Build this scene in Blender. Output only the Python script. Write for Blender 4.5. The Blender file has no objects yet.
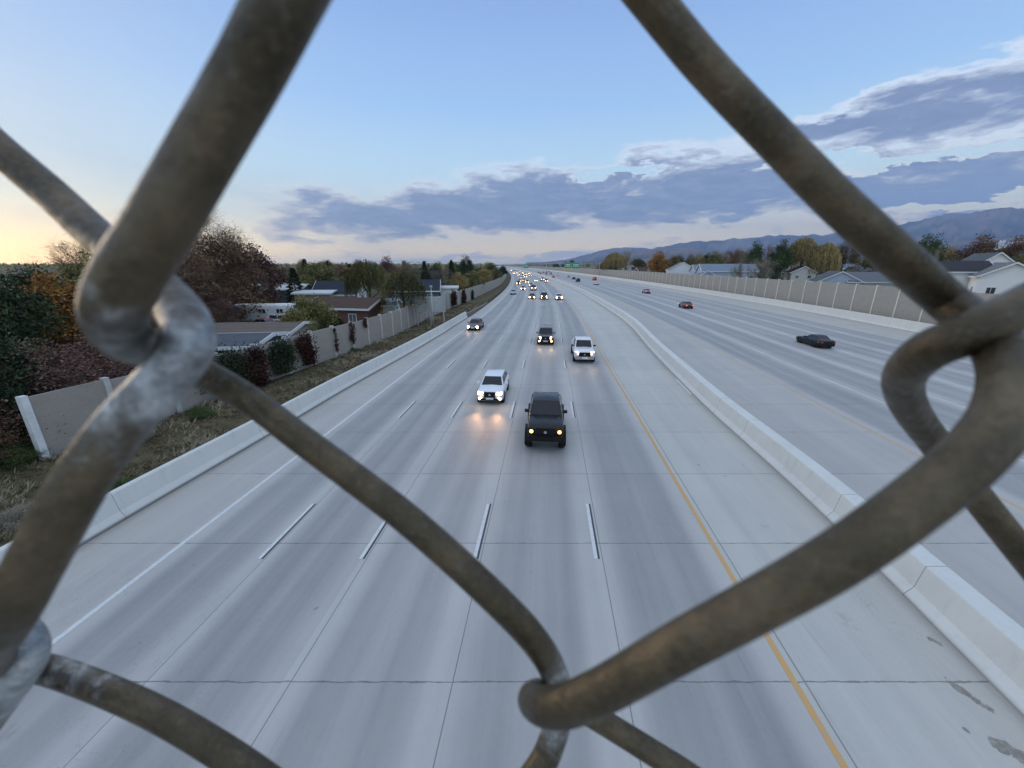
import bpy, math, random
from mathutils import Vector, noise as mnoise
R = random.Random(7)
rad = math.radians
# ------------------------------------------------------------------ camera numbers
F = 390.0; PIT = math.atan(119.5 / F); H = 9.15
SP, CP = math.sin(PIT), math.cos(PIT)
def ray(px, py):
    u = (px - 512) / F; v = (py - 384) / F
    return u, CP - v * SP, -SP - v * CP
def at(px, py, Z=0.0):
    dx, dy, dz = ray(px, py); t = (Z - H) / dz
    return dx * t, dy * t
def atY(px, py, Y):
    dx, dy, dz = ray(px, py); t = Y / dy
    return dx * t, H + dz * t
def px_size(px, Y, Z=3):           # metres per pixel at that place
    return (Y * CP + (H - Z) * SP) / F
scene = bpy.context.scene
COL = scene.collection
# ------------------------------------------------------------------ helpers
class MB:
    def __init__(s): s.v = []; s.f = []; s.m = []; s.sm = []; s.col = []
    def add(s, verts, faces, mi=0, smooth=False, c=None):
        b = len(s.v); s.v += [tuple(p) for p in verts]
        for f in faces:
            s.f.append(tuple(i + b for i in f)); s.m.append(mi); s.sm.append(smooth)
        s.col += [c if c is not None else 0.0] * len(verts)
    def box(s, x0, x1, y0, y1, z0, z1, mi=0):
        s.add([(x0,y0,z0),(x1,y0,z0),(x1,y1,z0),(x0,y1,z0),(x0,y0,z1),(x1,y0,z1),(x1,y1,z1),(x0,y1,z1)],
              [(0,3,2,1),(4,5,6,7),(0,1,5,4),(1,2,6,5),(2,3,7,6),(3,0,4,7)], mi)
    def obox(s, c, ax, ay, az, mi=0):      # oriented box: centre and half-axis vectors
        c = Vector(c); ax = Vector(ax); ay = Vector(ay); az = Vector(az)
        P = [c+ax*i+ay*j+az*k for k in (-1,1) for (i,j) in ((-1,-1),(1,-1),(1,1),(-1,1))]
        s.add(P, [(0,3,2,1),(4,5,6,7),(0,1,5,4),(1,2,6,5),(2,3,7,6),(3,0,4,7)], mi)
    def tube(s, pts, rs, n=8, cap=True, mi=0, cols=None):
        pts = [Vector(p) for p in pts]; b = len(s.v)
        up = None
        for i, p in enumerate(pts):
            t = (pts[min(i+1, len(pts)-1)] - pts[max(i-1, 0)])
            t = t.normalized() if t.length > 1e-9 else Vector((0,0,1))
            if up is None:
                up = t.cross(Vector((0.3,0.2,1))) if abs(t.z) < .9 else t.cross(Vector((1,0,0)))
            up = (up - t * up.dot(t))
            up = up.normalized() if up.length > 1e-6 else t.orthogonal().normalized()
            w = t.cross(up); r = rs[i] if hasattr(rs, '__len__') else rs
            for k in range(n):
                a = 2*math.pi*k/n
                s.v.append(tuple(p + (up*math.cos(a) + w*math.sin(a)) * r))
                s.col.append(cols[i] if cols else 0.0)
        for i in range(len(pts)-1):
            for k in range(n):
                a = b+i*n+k; c = b+i*n+(k+1)%n
                s.f.append((a, c, c+n, a+n)); s.m.append(mi); s.sm.append(True)
        if cap:
            s.f.append(tuple(b+k for k in range(n))[::-1]); s.m.append(mi); s.sm.append(False)
            e = b+(len(pts)-1)*n
            s.f.append(tuple(e+k for k in range(n))); s.m.append(mi); s.sm.append(False)
    def mesh(s, name, mats, attr=None):
        me = bpy.data.meshes.new(name); me.from_pydata(s.v, [], s.f)
        if not isinstance(mats, (list, tuple)): mats = [mats]
        for m in mats: me.materials.append(m)
        me.polygons.foreach_set('material_index', s.m)
        me.polygons.foreach_set('use_smooth', s.sm)
        if attr:
            a = me.attributes.new(attr, 'FLOAT', 'POINT'); a.data.foreach_set('value', s.col)
        me.update(); return me
    def build(s, name, mats, parent=None, attr=None):
        o = bpy.data.objects.new(name, s.mesh(name, mats, attr)); COL.objects.link(o)
        if parent: o.parent = parent
        return o
def empty(name, loc=(0,0,0), rz=0):
    o = bpy.data.objects.new(name, None); COL.objects.link(o); o.location = loc; o.rotation_euler = (0,0,rz)
    o.empty_display_size = .3
    return o
def tag(o, label=None, cat=None, group=None, kind=None):
    if label: o['label'] = label
    if cat: o['category'] = cat
    if group: o['group'] = group
    if kind: o['kind'] = kind
    return o
KIDS = {}
def copy_tree(o, parent=None):
    c = o.copy(); COL.objects.link(c)
    if parent: c.parent = parent
    for ch in list(o.children): copy_tree(ch, c)
    return c
def herm(tab):
    tab = sorted(tab)
    xs = [a for a, b in tab]; ys = [b for a, b in tab]; n = len(xs)
    m = []
    for i in range(n):
        if i == 0: m.append((ys[1]-ys[0])/(xs[1]-xs[0]))
        elif i == n-1: m.append((ys[-1]-ys[-2])/(xs[-1]-xs[-2]))
        else:
            a = (ys[i]-ys[i-1])/(xs[i]-xs[i-1]); b = (ys[i+1]-ys[i])/(xs[i+1]-xs[i])
            h0 = xs[i]-xs[i-1]; h1 = xs[i+1]-xs[i]
            m.append((a*h1+b*h0)/(h0+h1))
    def f(x):
        if x <= xs[0]: return ys[0]+m[0]*(x-xs[0])
        if x >= xs[-1]: return ys[-1]+m[-1]*(x-xs[-1])
        i = 0
        while xs[i+1] < x: i += 1
        h = xs[i+1]-xs[i]; t = (x-xs[i])/h
        return ((2*t**3-3*t**2+1)*ys[i]+(t**3-2*t*t+t)*h*m[i]+(-2*t**3+3*t*t)*ys[i+1]+(t**3-t*t)*h*m[i+1])
    return f
# ------------------------------------------------------------------ node helpers
class NT:
    def __init__(s, tree): s.t = tree; s.n = tree.nodes; s.l = tree.links
    def new(s, ty, **kw):
        n = s.n.new(ty)
        for k, v in kw.items(): setattr(n, k, v)
        return n
    def put(s, sock, v):
        if hasattr(v, 'is_output') or isinstance(v, bpy.types.NodeSocket): s.l.new(v, sock)
        else:
            if isinstance(v, (tuple, list)) and len(v) == 3 and sock.type == 'RGBA': v = tuple(v)+(1,)
            sock.default_value = v
    def m(s, op, a, b=0.0, c=0.0, clamp=False):
        n = s.new('ShaderNodeMath', operation=op, use_clamp=clamp)
        s.put(n.inputs[0], a); s.put(n.inputs[1], b); s.put(n.inputs[2], c); return n.outputs[0]
    def mix(s, f, a, b, blend='MIX'):
        n = s.new('ShaderNodeMix', data_type='RGBA', blend_type=blend)
        s.put(n.inputs[0], f); s.put(n.inputs[6], a); s.put(n.inputs[7], b); return n.outputs[2]
    def ss(s, x, lo, hi, a=0.0, b=1.0):
        n = s.new('ShaderNodeMapRange', interpolation_type='SMOOTHSTEP')
        s.put(n.inputs[0], x); s.put(n.inputs[1], lo); s.put(n.inputs[2], hi); s.put(n.inputs[3], a); s.put(n.inputs[4], b)
        return n.outputs[0]
    def noise(s, vec, scale=1.0, detail=4, rough=.55, dist=0.0):
        n = s.new('ShaderNodeTexNoise'); 
        if vec is not None: s.l.new(vec, n.inputs['Vector'])
        n.inputs['Scale'].default_value = scale; n.inputs['Detail'].default_value = detail
        n.inputs['Roughness'].default_value = rough; n.inputs['Distortion'].default_value = dist
        return n.outputs[0]
    def comb(s, x, y, z=0.0):
        n = s.new('ShaderNodeCombineXYZ'); s.put(n.inputs[0], x); s.put(n.inputs[1], y); s.put(n.inputs[2], z); return n.outputs[0]
    def sep(s, v):
        n = s.new('ShaderNodeSeparateXYZ'); s.l.new(v, n.inputs[0]); return n.outputs
    def ramp(s, f, stops, interp='LINEAR'):
        n = s.new('ShaderNodeValToRGB'); s.put(n.inputs[0], f); cr = n.color_ramp; cr.interpolation = interp
        while len(cr.elements) > 1: cr.elements.remove(cr.elements[-1])
        cr.elements[0].position = stops[0][0]; cr.elements[0].color = tuple(stops[0][1])+(1,)
        for p, c in stops[1:]:
            e = cr.elements.new(p); e.color = tuple(c)+(1,)
        return n.outputs[0]
def lin(*c):
    return tuple(((x/255+.055)/1.055)**2.4 if x > 10 else x/255/12.92 for x in c)
def mat(name, color=(.5,.5,.5), rough=.6, metal=0.0, var=.12, scale=3.0, emit=None, estr=0.0, spec=.5, bump=0.0, coat=0.0, fn=None, trans=0.0):
    m = bpy.data.materials.new(name); m.use_nodes = True
    nt = NT(m.node_tree); b = m.node_tree.nodes['Principled BSDF']
    b.inputs['Roughness'].default_value = rough; b.inputs['Metallic'].default_value = metal
    b.inputs['Specular IOR Level'].default_value = spec
    if coat: b.inputs['Coat Weight'].default_value = coat; b.inputs['Coat Roughness'].default_value = .05
    geo = nt.new('ShaderNodeNewGeometry'); tc = nt.new('ShaderNodeTexCoord')
    if fn:
        fn(nt, b, geo, tc)
    else:
        n = nt.noise(tc.outputs['Object'], scale, 5, .6)
        lo = tuple(c*(1-var) for c in color); hi = tuple(min(1, c*(1+var)) for c in color)
        nt.put(b.inputs['Base Color'], nt.mix(nt.ss(n, .3, .7), lo, hi))
        if bump:
            bp = nt.new('ShaderNodeBump'); bp.inputs['Strength'].default_value = bump
            nt.l.new(n, bp.inputs['Height']); nt.l.new(bp.outputs[0], b.inputs['Normal'])
    if emit:
        b.inputs['Emission Color'].default_value = tuple(emit)+(1,); b.inputs['Emission Strength'].default_value = estr
    return m
# ------------------------------------------------------------------ road reference curves, as X over Y
c = herm([(-60,-7.2),(5,-.75),(13.5,0),(26,1.15),(38.5,2.25),(56,4.0),(71,5.4),(90,6.9),(110,8.2),(135,9.6),(170,11),(234,12.2),(300,12.4),(400,11.3),(555,6.8),(700,1),(1000,-14),(2000,-100),(8000,-900)])
def const(t): return lambda Y: c(Y)+t
o_med = herm([(-60,11.3),(5,11.45),(13,11.95),(25,12.0),(32,12.3),(46,13),(58,13.8),(90,13.9),(139,13.5),(234,12.7),(500,12.3),(8000,12.3)])
o_lb = herm([(-60,-14.7),(12,-14.5),(20,-14.3),(28,-14.2),(38,-13.7),(71,-13.4),(200,-13.3),(8000,-13.3)])
o_rb = herm([(-60,52.0),(20,52.3),(56,52.8),(75,53.4),(130,52.6),(300,52),(8000,50)])
X_med = lambda Y: c(Y)+o_med(Y)
X_lb = lambda Y: c(Y)+o_lb(Y)
X_rb = lambda Y: c(Y)+o_rb(Y)
X_lw = herm([(16.3,-21.75),(28,-19.1),(34,-17.9),(41,-16.5),(49,-15.2),(58,-14.6),(70,-13.9),(80,-12.9),(100,-10.9),(130,-8.3),(164,-5.9),(234,-4.4),(400,-5.4),(555,-10),(700,-16)])
L_OFF = [-11.1,-7.95,-4.65,-.95,3.0,7.08]
R_OFF = [20.0,24.6,29.3,33.9,38.3,42.5,46.3]
def stations(y0, y1, near=2.0):
    ys = []; y = y0
    while y < y1:
        ys.append(y); y += max(near, abs(y)*.045)
    ys.append(y1); return ys
# ------------------------------------------------------------------ materials of the ground
STAINS = []
for p_, wx_, wy_, tl_ in (((968,695),.13,.34,-.35),((1012,752),.20,.30,-.6),((934,641),.10,.16,-.6),((966,730),.05,.06,0)):
    q_ = at(*p_); STAINS.append((q_[0], q_[1], wx_, wy_, tl_))
def road_fn(nlanes):
    def fn(nt, b, geo, tc):
        uv = nt.new('ShaderNodeUVMap'); uv.uv_map = 'UVMap'
        u, v, _ = nt.sep(uv.outputs[0])
        pos = geo.outputs['Position']; x, y, z = nt.sep(pos)
        fr = nt.m('FRACT', u)
        isl = nt.m('MULTIPLY', nt.m('GREATER_THAN', u, 0.0), nt.m('LESS_THAN', u, float(nlanes)))
        # worn lanes: darker across the driven width, pale along the lines
        a = nt.ss(fr, .06, .26); bb = nt.ss(fr, .74, .95); band = nt.m('SUBTRACT', a, bb)
        mid = nt.m('SUBTRACT', nt.ss(fr, .36, .5), nt.ss(fr, .5, .64))
        mid = nt.m('MULTIPLY', mid, .30)
        band = nt.m('MULTIPLY', nt.m('SUBTRACT', band, mid), isl)
        stretch = nt.noise(nt.comb(nt.m('MULTIPLY', u, 6.0), nt.m('MULTIPLY', v, .035)), 1.0, 4, .6)
        mott = nt.noise(pos, .35, 6, .65); fine = nt.noise(pos, 9.0, 4, .7)
        slabn = nt.new('ShaderNodeTexWhiteNoise', noise_dimensions='2D')
        jj = nt.m('DIVIDE', nt.m('SUBTRACT', v, 6.55), 4.65)
        nt.l.new(nt.comb(nt.m('FLOOR', u), nt.m('FLOOR', jj)), slabn.inputs['Vector'])
        lanen = nt.new('ShaderNodeTexWhiteNoise', noise_dimensions='1D')
        nt.l.new(nt.m('ADD', nt.m('FLOOR', u), 3.3), lanen.inputs['W'])
        base = nt.mix(isl, (.50,.485,.44), (.48,.465,.435))
        left = nt.m('LESS_THAN', u, 0.0)
        base = nt.mix(left, base, (.44,.42,.385))
        k = nt.m('MULTIPLY', band, .30)
        k = nt.m('ADD', k, nt.m('MULTIPLY', nt.m('SUBTRACT', stretch, .5), .4))
        k = nt.m('ADD', k, nt.m('MULTIPLY', nt.m('SUBTRACT', mott, .5), .22))
        k = nt.m('ADD', k, nt.m('MULTIPLY', nt.m('SUBTRACT', fine, .5), .10))
        k = nt.m('ADD', k, nt.m('MULTIPLY', nt.m('SUBTRACT', slabn.outputs[0], .5), .05))
        k = nt.m('ADD', k, nt.m('MULTIPLY', nt.m('SUBTRACT', lanen.outputs[0], .5), .09))
        colr = nt.mix(1.0, base, nt.comb(nt.m('SUBTRACT', 1.0, k), nt.m('SUBTRACT', 1.0, nt.m('MULTIPLY', k, .97)), nt.m('SUBTRACT', 1.0, nt.m('MULTIPLY', k, .90))), 'MULTIPLY')
        # darker brown towards the foot of the median and left barrier
        if nlanes == 5:
            d = nt.ss(u, 5.88, 6.0); colr = nt.mix(nt.m('MULTIPLY', d, .35), colr, (.2,.18,.15))
            d = nt.ss(u, -.86, -1.0); colr = nt.mix(nt.m('MULTIPLY', d, .4), colr, (.14,.12,.1))
        # transverse joints
        wob = nt.m('MULTIPLY', nt.m('SUBTRACT', nt.noise(pos, 1.7, 3, .7), .5), .02)
        dj = nt.m('MULTIPLY', nt.m('ABSOLUTE', nt.m('SUBTRACT', nt.m('FRACT', nt.m('ADD', nt.m('ADD', jj, .5), wob)), .5)), 4.65)
        br = nt.noise(nt.comb(nt.m('MULTIPLY', x, 1.1), nt.m('FLOOR', nt.m('ADD', jj, .5))), 1.0, 4, .8)
        wid = nt.ss(br, .42, .72, .012, .034)
        j = nt.m('LESS_THAN', dj, wid)
        # longitudinal joints next to each line
        wu = nt.m('ADD', fr, nt.m('MULTIPLY', wob, .15))
        dl = nt.m('ABSOLUTE', nt.m('SUBTRACT', wu, .052))
        jl = nt.m('MULTIPLY', nt.m('LESS_THAN', dl, .0036), nt.m('GREATER_THAN', u, .5))
        jj2 = nt.m('MAXIMUM', nt.m('MULTIPLY', j, .62), nt.m('MULTIPLY', jl, .6))
        colr = nt.mix(jj2, colr, (.075,.075,.08))
        # tyre scratches, hairline cracks, drips
        scr = nt.noise(nt.comb(nt.m('MULTIPLY', x, 9.0), nt.m('MULTIPLY', y, .22), 3.0), 1.0, 4, .75)
        colr = nt.mix(nt.m('MULTIPLY', nt.ss(scr, .56, .72), .16), colr, (.16,.16,.165))
        cn = nt.noise(pos, .42, 7, .72, .6); ck = nt.m('LESS_THAN', nt.m('ABSOLUTE', nt.m('SUBTRACT', cn, .47)), .0011)
        ck = nt.m('MULTIPLY', ck, nt.m('GREATER_THAN', nt.noise(pos, .09, 2, .5), .56))
        colr = nt.mix(nt.m('MULTIPLY', ck, .55), colr, (.1,.1,.1))
        drip = nt.m('MULTIPLY', nt.ss(nt.noise(pos, .8, 5, .7), .60, .74), nt.m('SUBTRACT', nt.ss(fr, .38, .5), nt.ss(fr, .5, .62)))
        colr = nt.mix(nt.m('MULTIPLY', drip, .35), colr, (.14,.135,.13))
        for (sx, sy, wx, wy, tl) in STAINS:
            ax = nt.m('SUBTRACT', x, sx); ay = nt.m('SUBTRACT', y, sy); axt = nt.m('SUBTRACT', ax, nt.m('MULTIPLY', ay, tl))
            d2 = nt.m('ADD', nt.m('POWER', nt.m('ABSOLUTE', nt.m('DIVIDE', axt, wx)), 2.0), nt.m('POWER', nt.m('ABSOLUTE', nt.m('DIVIDE', ay, wy)), 2.0))
            mk = nt.ss(nt.m('ADD', d2, nt.m('MULTIPLY', nt.m('SUBTRACT', nt.noise(pos, 2.6, 7, .7, .8), .5), 5.0)), 1.2, .7)
            colr = nt.mix(nt.m('MULTIPLY', mk, nt.ss(fine, .3, .6, .45, .8)), colr, (.17,.145,.12))
        # small specks and oil
        sp = nt.noise(pos, 2.3, 2, .5); spk = nt.m('GREATER_THAN', sp, .765)
        colr = nt.mix(nt.m('MULTIPLY', spk, .5), colr, (.12,.115,.11))
        nt.l.new(colr, b.inputs['Base Color'])
        nt.put(b.inputs['Roughness'], nt.ss(band, 0.0, 1.0, .68, .58))
        bp = nt.new('ShaderNodeBump'); bp.inputs['Strength'].default_value = .25; bp.inputs['Distance'].default_value = .02
        nt.l.new(fine, bp.inputs['Height']); nt.l.new(bp.outputs[0], b.inputs['Normal'])
    return fn
M = {}
M['roadL'] = mat('concrete_road', fn=road_fn(5)); M['roadR'] = mat('concrete_road_far_side', fn=road_fn(6))
def strip(name, cols, ys, z, material, parent=None, uvs=None):
    """sheet spanned by column functions X(Y)"""
    v = []; f = []; uv = []
    n = len(cols)
    zz = z if hasattr(z, '__len__') else [z]*n
    for Y in ys:
        for k, cf in enumerate(cols):
            v.append((cf(Y), Y, zz[k])); uv.append((uvs[k] if uvs else k, Y))
    for i in range(len(ys)-1):
        for k in range(n-1):
            a = i*n+k; f.append((a, a+1, a+1+n, a+n))
    me = bpy.data.meshes.new(name); me.from_pydata(v, [], f); me.materials.append(material)
    ul = me.uv_layers.new(name='UVMap')
    for lp in me.loops: ul.data[lp.index].uv = uv[lp.vertex_index]
    me.update(); o = bpy.data.objects.new(name, me); COL.objects.link(o)
    if parent: o.parent = parent
    return o
ys = stations(-40, 9000)
o = strip('freeway_lanes', [lambda Y: X_lb(Y)+.1]+[const(t) for t in L_OFF]+[lambda Y: X_med(Y)+.1], ys, 0.0, M['roadL'], uvs=[-1,0,1,2,3,4,5,6]); tag(o, 'pale worn concrete lanes carrying the oncoming traffic', kind='structure')
o = strip('freeway_lanes', [lambda Y: X_med(Y)+1.3]+[const(t) for t in R_OFF]+[lambda Y: X_rb(Y)+.1], ys, 0.0, M['roadR'], uvs=[-1,0,1,2,3,4,5,6,7]); tag(o, 'pale concrete lanes beyond the median, traffic driving away', kind='structure')
# painted lines
def worn(col, amt=.25):
    def fn(nt, b, geo, tc):
        n = nt.noise(geo.outputs['Position'], 7.0, 6, .75); 
        nt.l.new(nt.mix(nt.m('MULTIPLY', nt.ss(n, .45, .7), amt*2), col, (.36,.36,.35)), b.inputs['Base Color'])
    return fn
M['white_line'] = mat('white_road_paint', rough=.6, fn=worn((.68,.69,.68), .25))
M['yellow_line'] = mat('yellow_road_paint', rough=.6, fn=worn((.62,.36,.12), .3))
M['yellow_worn'] = mat('worn_yellow_paint', rough=.6, fn=worn((.60,.42,.22), .35))
M['black_line'] = mat('black_contrast_paint', (.07,.07,.075), .7)
def solid_line(off, w, m, y1=1500, name='lane_marking', label=None, z=.004):
    o = strip(name, [const(off-w/2), const(off+w/2)], stations(-30, y1), z, m); tag(o, label, kind='structure')
solid_line(L_OFF[0], .15, M['white_line'], label='solid white edge line beside the left shoulder')
solid_line(L_OFF[5], .15, M['yellow_line'], label='solid yellow edge line beside the median shoulder')
solid_line(R_OFF[0], .16, M['yellow_worn'], label='worn yellow edge line beyond the median')
solid_line(R_OFF[6], .15, M['white_line'], label='white edge line along the far shoulder')
def dashes(offs, label, m, y1, contrast=False, ph=10.45):
    a = MB(); k = -2
    while True:
        y0 = ph + 12.2*k; k += 1
        if y0 > y1: break
        for of in offs:
            for (d0, d1, zz, mi) in (((-.06,.06,.008,0),(.06,.13,.006,1)) if contrast and y0 < 120 else ((-.075,.075,.006,0),)):
                a.add([(c(y0)+of+d0,y0,zz),(c(y0)+of+d1,y0,zz),(c(y0+3.05)+of+d1,y0+3.05,zz),(c(y0+3.05)+of+d0,y0+3.05,zz)], [(0,1,2,3)], mi)
    o = a.build('lane_dashes', [m, M['black_line']]); tag(o, label, kind='structure')
dashes(L_OFF[1:5], 'dashed white lane lines of the oncoming lanes', M['white_line'], 900, True)
dashes([24.6,33.9,38.3,42.5], 'dashed white lane lines of the lanes driving away', M['white_line'], 700, False, 4)
solid_line(29.3, .12, M['white_line'], 500, label='thin white line along the express lane beyond the median')
solid_line(24.6, .07, M['white_line'], 300, label='faint white line beside the worn yellow edge', z=.003)
# white stub at the foot of the median
a = MB()
for y0, y1 in ((27.3,31.2),):
    a.add([(X_med(y0)-.22,y0,.005),(X_med(y0)-.07,y0,.005),(X_med(y1)-.1,y1,.005),(X_med(y1)-.25,y1,.005)], [(0,1,2,3)])
tag(a.build('paint_stub', M['white_line']), 'short white paint stub at the foot of the median', kind='structure')
# ------------------------------------------------------------------ terrain
def earth_fn(nt, b, geo, tc):
    p = geo.outputs['Position']; n = nt.noise(p, .03, 6, .6); n2 = nt.noise(p, .9, 6, .7); n3 = nt.noise(p, .008, 4, .6)
    col = nt.ramp(n, [(.3,(.075,.068,.045)),(.5,(.12,.10,.065)),(.62,(.06,.075,.035)),(.75,(.14,.12,.09))])
    col = nt.mix(nt.m('MULTIPLY', nt.ss(n2, .4, .7), .5), col, (.05,.05,.03))
    nt.l.new(col, b.inputs['Base Color'])
M['earth'] = mat('earth', rough=.95, fn=earth_fn, spec=.1)
ysT = stations(-60, 15000, 4)
cols = [lambda Y: -5000, lambda Y: -2500, lambda Y: -400, lambda Y: -80, lambda Y: min(X_lw(Y), X_lb(Y)-1)-.3, lambda Y: X_lb(Y)-.7, lambda Y: X_lb(Y)-.3, X_med, lambda Y: X_rb(Y)+1.0, lambda Y: X_rb(Y)+1.6, lambda Y: X_rb(Y)+60, lambda Y: X_rb(Y)+400, lambda Y: 3000, lambda Y: 15000]
o = strip('ground', cols, ysT, [.3,.3,.3,.3,.42,.18,-.3,-.3,-.3,.3,.3,.3,.3,.3], M['earth']); tag(o, 'brown suburban ground reaching the horizon', kind='structure')
def verge_fn(nt, b, geo, tc):
    p = geo.outputs['Position']; n = nt.noise(p, .45, 6, .65); n2 = nt.noise(p, 5.0, 6, .75)
    col = nt.ramp(n, [(.3,(.05,.055,.028)),(.45,(.16,.13,.075)),(.6,(.10,.085,.05)),(.72,(.24,.20,.13))])
    col = nt.mix(nt.m('MULTIPLY', nt.ss(n2, .42, .66), .6), col, (.045,.04,.028))
    nt.l.new(col, b.inputs['Base Color'])
    bp = nt.new('ShaderNodeBump'); bp.inputs['Strength'].default_value = .8; bp.inputs['Distance'].default_value = .12
    nt.l.new(n2, bp.inputs['Height']); nt.l.new(bp.outputs[0], b.inputs['Normal'])
M['verge'] = mat('verge_soil', rough=.95, fn=verge_fn, spec=.1)
X_vl = lambda Y: X_lw(Y)+.1 if Y > 16.3 else -21.75-(16.3-Y)*.6-.1
o = strip('verge', [X_vl, lambda Y: X_vl(Y)*.66+X_lb(Y)*.34, lambda Y: X_vl(Y)*.33+X_lb(Y)*.67, lambda Y: X_lb(Y)-.62], stations(-20, 600), [.5,.46,.35,.24], M['verge']); tag(o, 'rough dry verge between the left barrier and the wall', kind='structure')
# ------------------------------------------------------------------ barriers
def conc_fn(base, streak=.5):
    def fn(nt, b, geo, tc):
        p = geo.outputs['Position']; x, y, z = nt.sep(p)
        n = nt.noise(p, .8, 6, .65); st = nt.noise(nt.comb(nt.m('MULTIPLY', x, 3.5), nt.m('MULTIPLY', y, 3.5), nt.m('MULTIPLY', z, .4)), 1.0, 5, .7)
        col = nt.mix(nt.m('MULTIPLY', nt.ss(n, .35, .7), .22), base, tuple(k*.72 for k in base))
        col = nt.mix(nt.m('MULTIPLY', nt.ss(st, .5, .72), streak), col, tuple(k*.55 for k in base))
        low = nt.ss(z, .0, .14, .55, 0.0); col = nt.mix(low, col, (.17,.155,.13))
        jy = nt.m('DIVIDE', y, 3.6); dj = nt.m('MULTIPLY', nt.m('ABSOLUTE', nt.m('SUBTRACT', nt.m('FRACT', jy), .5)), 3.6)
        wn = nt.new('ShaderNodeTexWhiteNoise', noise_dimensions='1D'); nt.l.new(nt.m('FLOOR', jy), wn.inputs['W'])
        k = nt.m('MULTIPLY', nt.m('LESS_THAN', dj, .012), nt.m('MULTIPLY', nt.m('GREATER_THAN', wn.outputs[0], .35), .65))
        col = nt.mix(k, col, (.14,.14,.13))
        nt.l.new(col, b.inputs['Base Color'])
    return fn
M['barrier'] = mat('barrier_concrete', rough=.8, fn=conc_fn((.68,.68,.645), .22), spec=.2)
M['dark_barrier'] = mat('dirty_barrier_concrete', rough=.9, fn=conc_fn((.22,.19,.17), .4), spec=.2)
def extrude(name, fX, prof, ys, m, parent=None, zf=None):
    b = MB(); n = len(prof); V = []; Fc = []
    for Y in ys:
        s = zf(Y) if zf else 1.0
        for (dx, z) in prof: V.append((fX(Y)+dx, Y, z*s if z > 0 else z))
    for i in range(len(ys)-1):
        for k in range(n-1):
            a = i*n+k; Fc.append((a, a+n, a+n+1, a+1))
    Fc.append(tuple(range(n))); Fc.append(tuple((len(ys)-1)*n+k for k in range(n))[::-1])
    b.add(V, Fc); return b.build(name, m, parent)
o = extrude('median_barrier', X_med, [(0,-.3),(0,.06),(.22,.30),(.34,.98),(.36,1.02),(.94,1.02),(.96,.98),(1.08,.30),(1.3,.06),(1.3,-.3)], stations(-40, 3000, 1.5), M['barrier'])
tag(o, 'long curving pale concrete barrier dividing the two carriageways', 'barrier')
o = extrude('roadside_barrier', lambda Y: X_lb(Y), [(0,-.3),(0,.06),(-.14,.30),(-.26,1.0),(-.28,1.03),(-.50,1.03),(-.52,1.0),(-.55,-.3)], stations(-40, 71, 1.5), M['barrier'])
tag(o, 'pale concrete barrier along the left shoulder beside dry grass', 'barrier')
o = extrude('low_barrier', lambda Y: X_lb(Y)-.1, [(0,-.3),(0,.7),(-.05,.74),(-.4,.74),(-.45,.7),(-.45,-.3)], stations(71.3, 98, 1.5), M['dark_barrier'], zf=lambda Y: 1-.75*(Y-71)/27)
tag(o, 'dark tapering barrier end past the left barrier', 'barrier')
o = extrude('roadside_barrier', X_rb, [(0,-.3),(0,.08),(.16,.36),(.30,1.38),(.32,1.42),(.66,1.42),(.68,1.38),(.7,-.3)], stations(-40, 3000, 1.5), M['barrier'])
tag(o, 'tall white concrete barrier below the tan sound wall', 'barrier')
# ------------------------------------------------------------------ sound walls
def panel_fn(base):
    def fn(nt, b, geo, tc):
        p = geo.outputs['Position']; x, y, z = nt.sep(p)
        n = nt.noise(p, 1.2, 6, .7); f = nt.noise(p, 14.0, 3, .7)
        col = nt.mix(nt.m('MULTIPLY', nt.ss(n, .35, .7), .3), base, tuple(k*.7 for k in base))
        col = nt.mix(nt.m('MULTIPLY', nt.ss(f, .45, .65), .25), col, tuple(k*.6 for k in base))
        line = nt.m('LESS_THAN', nt.m('FRACT', nt.m('DIVIDE', z, 1.22)), .02); col = nt.mix(nt.m('MULTIPLY', line, .35), col, tuple(k*.5 for k in base))
        nt.l.new(col, b.inputs['Base Color'])
        bp = nt.new('ShaderNodeBump'); bp.inputs['Strength'].default_value = .5; bp.inputs['Distance'].default_value = .03
        nt.l.new(f, bp.inputs['Height']); nt.l.new(bp.outputs[0], b.inputs['Normal'])
    return fn
M['wallR'] = mat('tan_wall_panel', rough=.9, fn=panel_fn((.36,.35,.32)), spec=.1)
M['postR'] = mat('cream_wall_post', (.62,.60,.54), .85, var=.1)
M['wallL'] = mat('grey_wall_panel', rough=.9, fn=panel_fn((.37,.335,.30)), spec=.1)
M['postL'] = mat('white_wall_post', (.50,.49,.46), .85, var=.1)
M['postE'] = mat('bright_wall_post', (.72,.74,.74), .8, var=.1)
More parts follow.
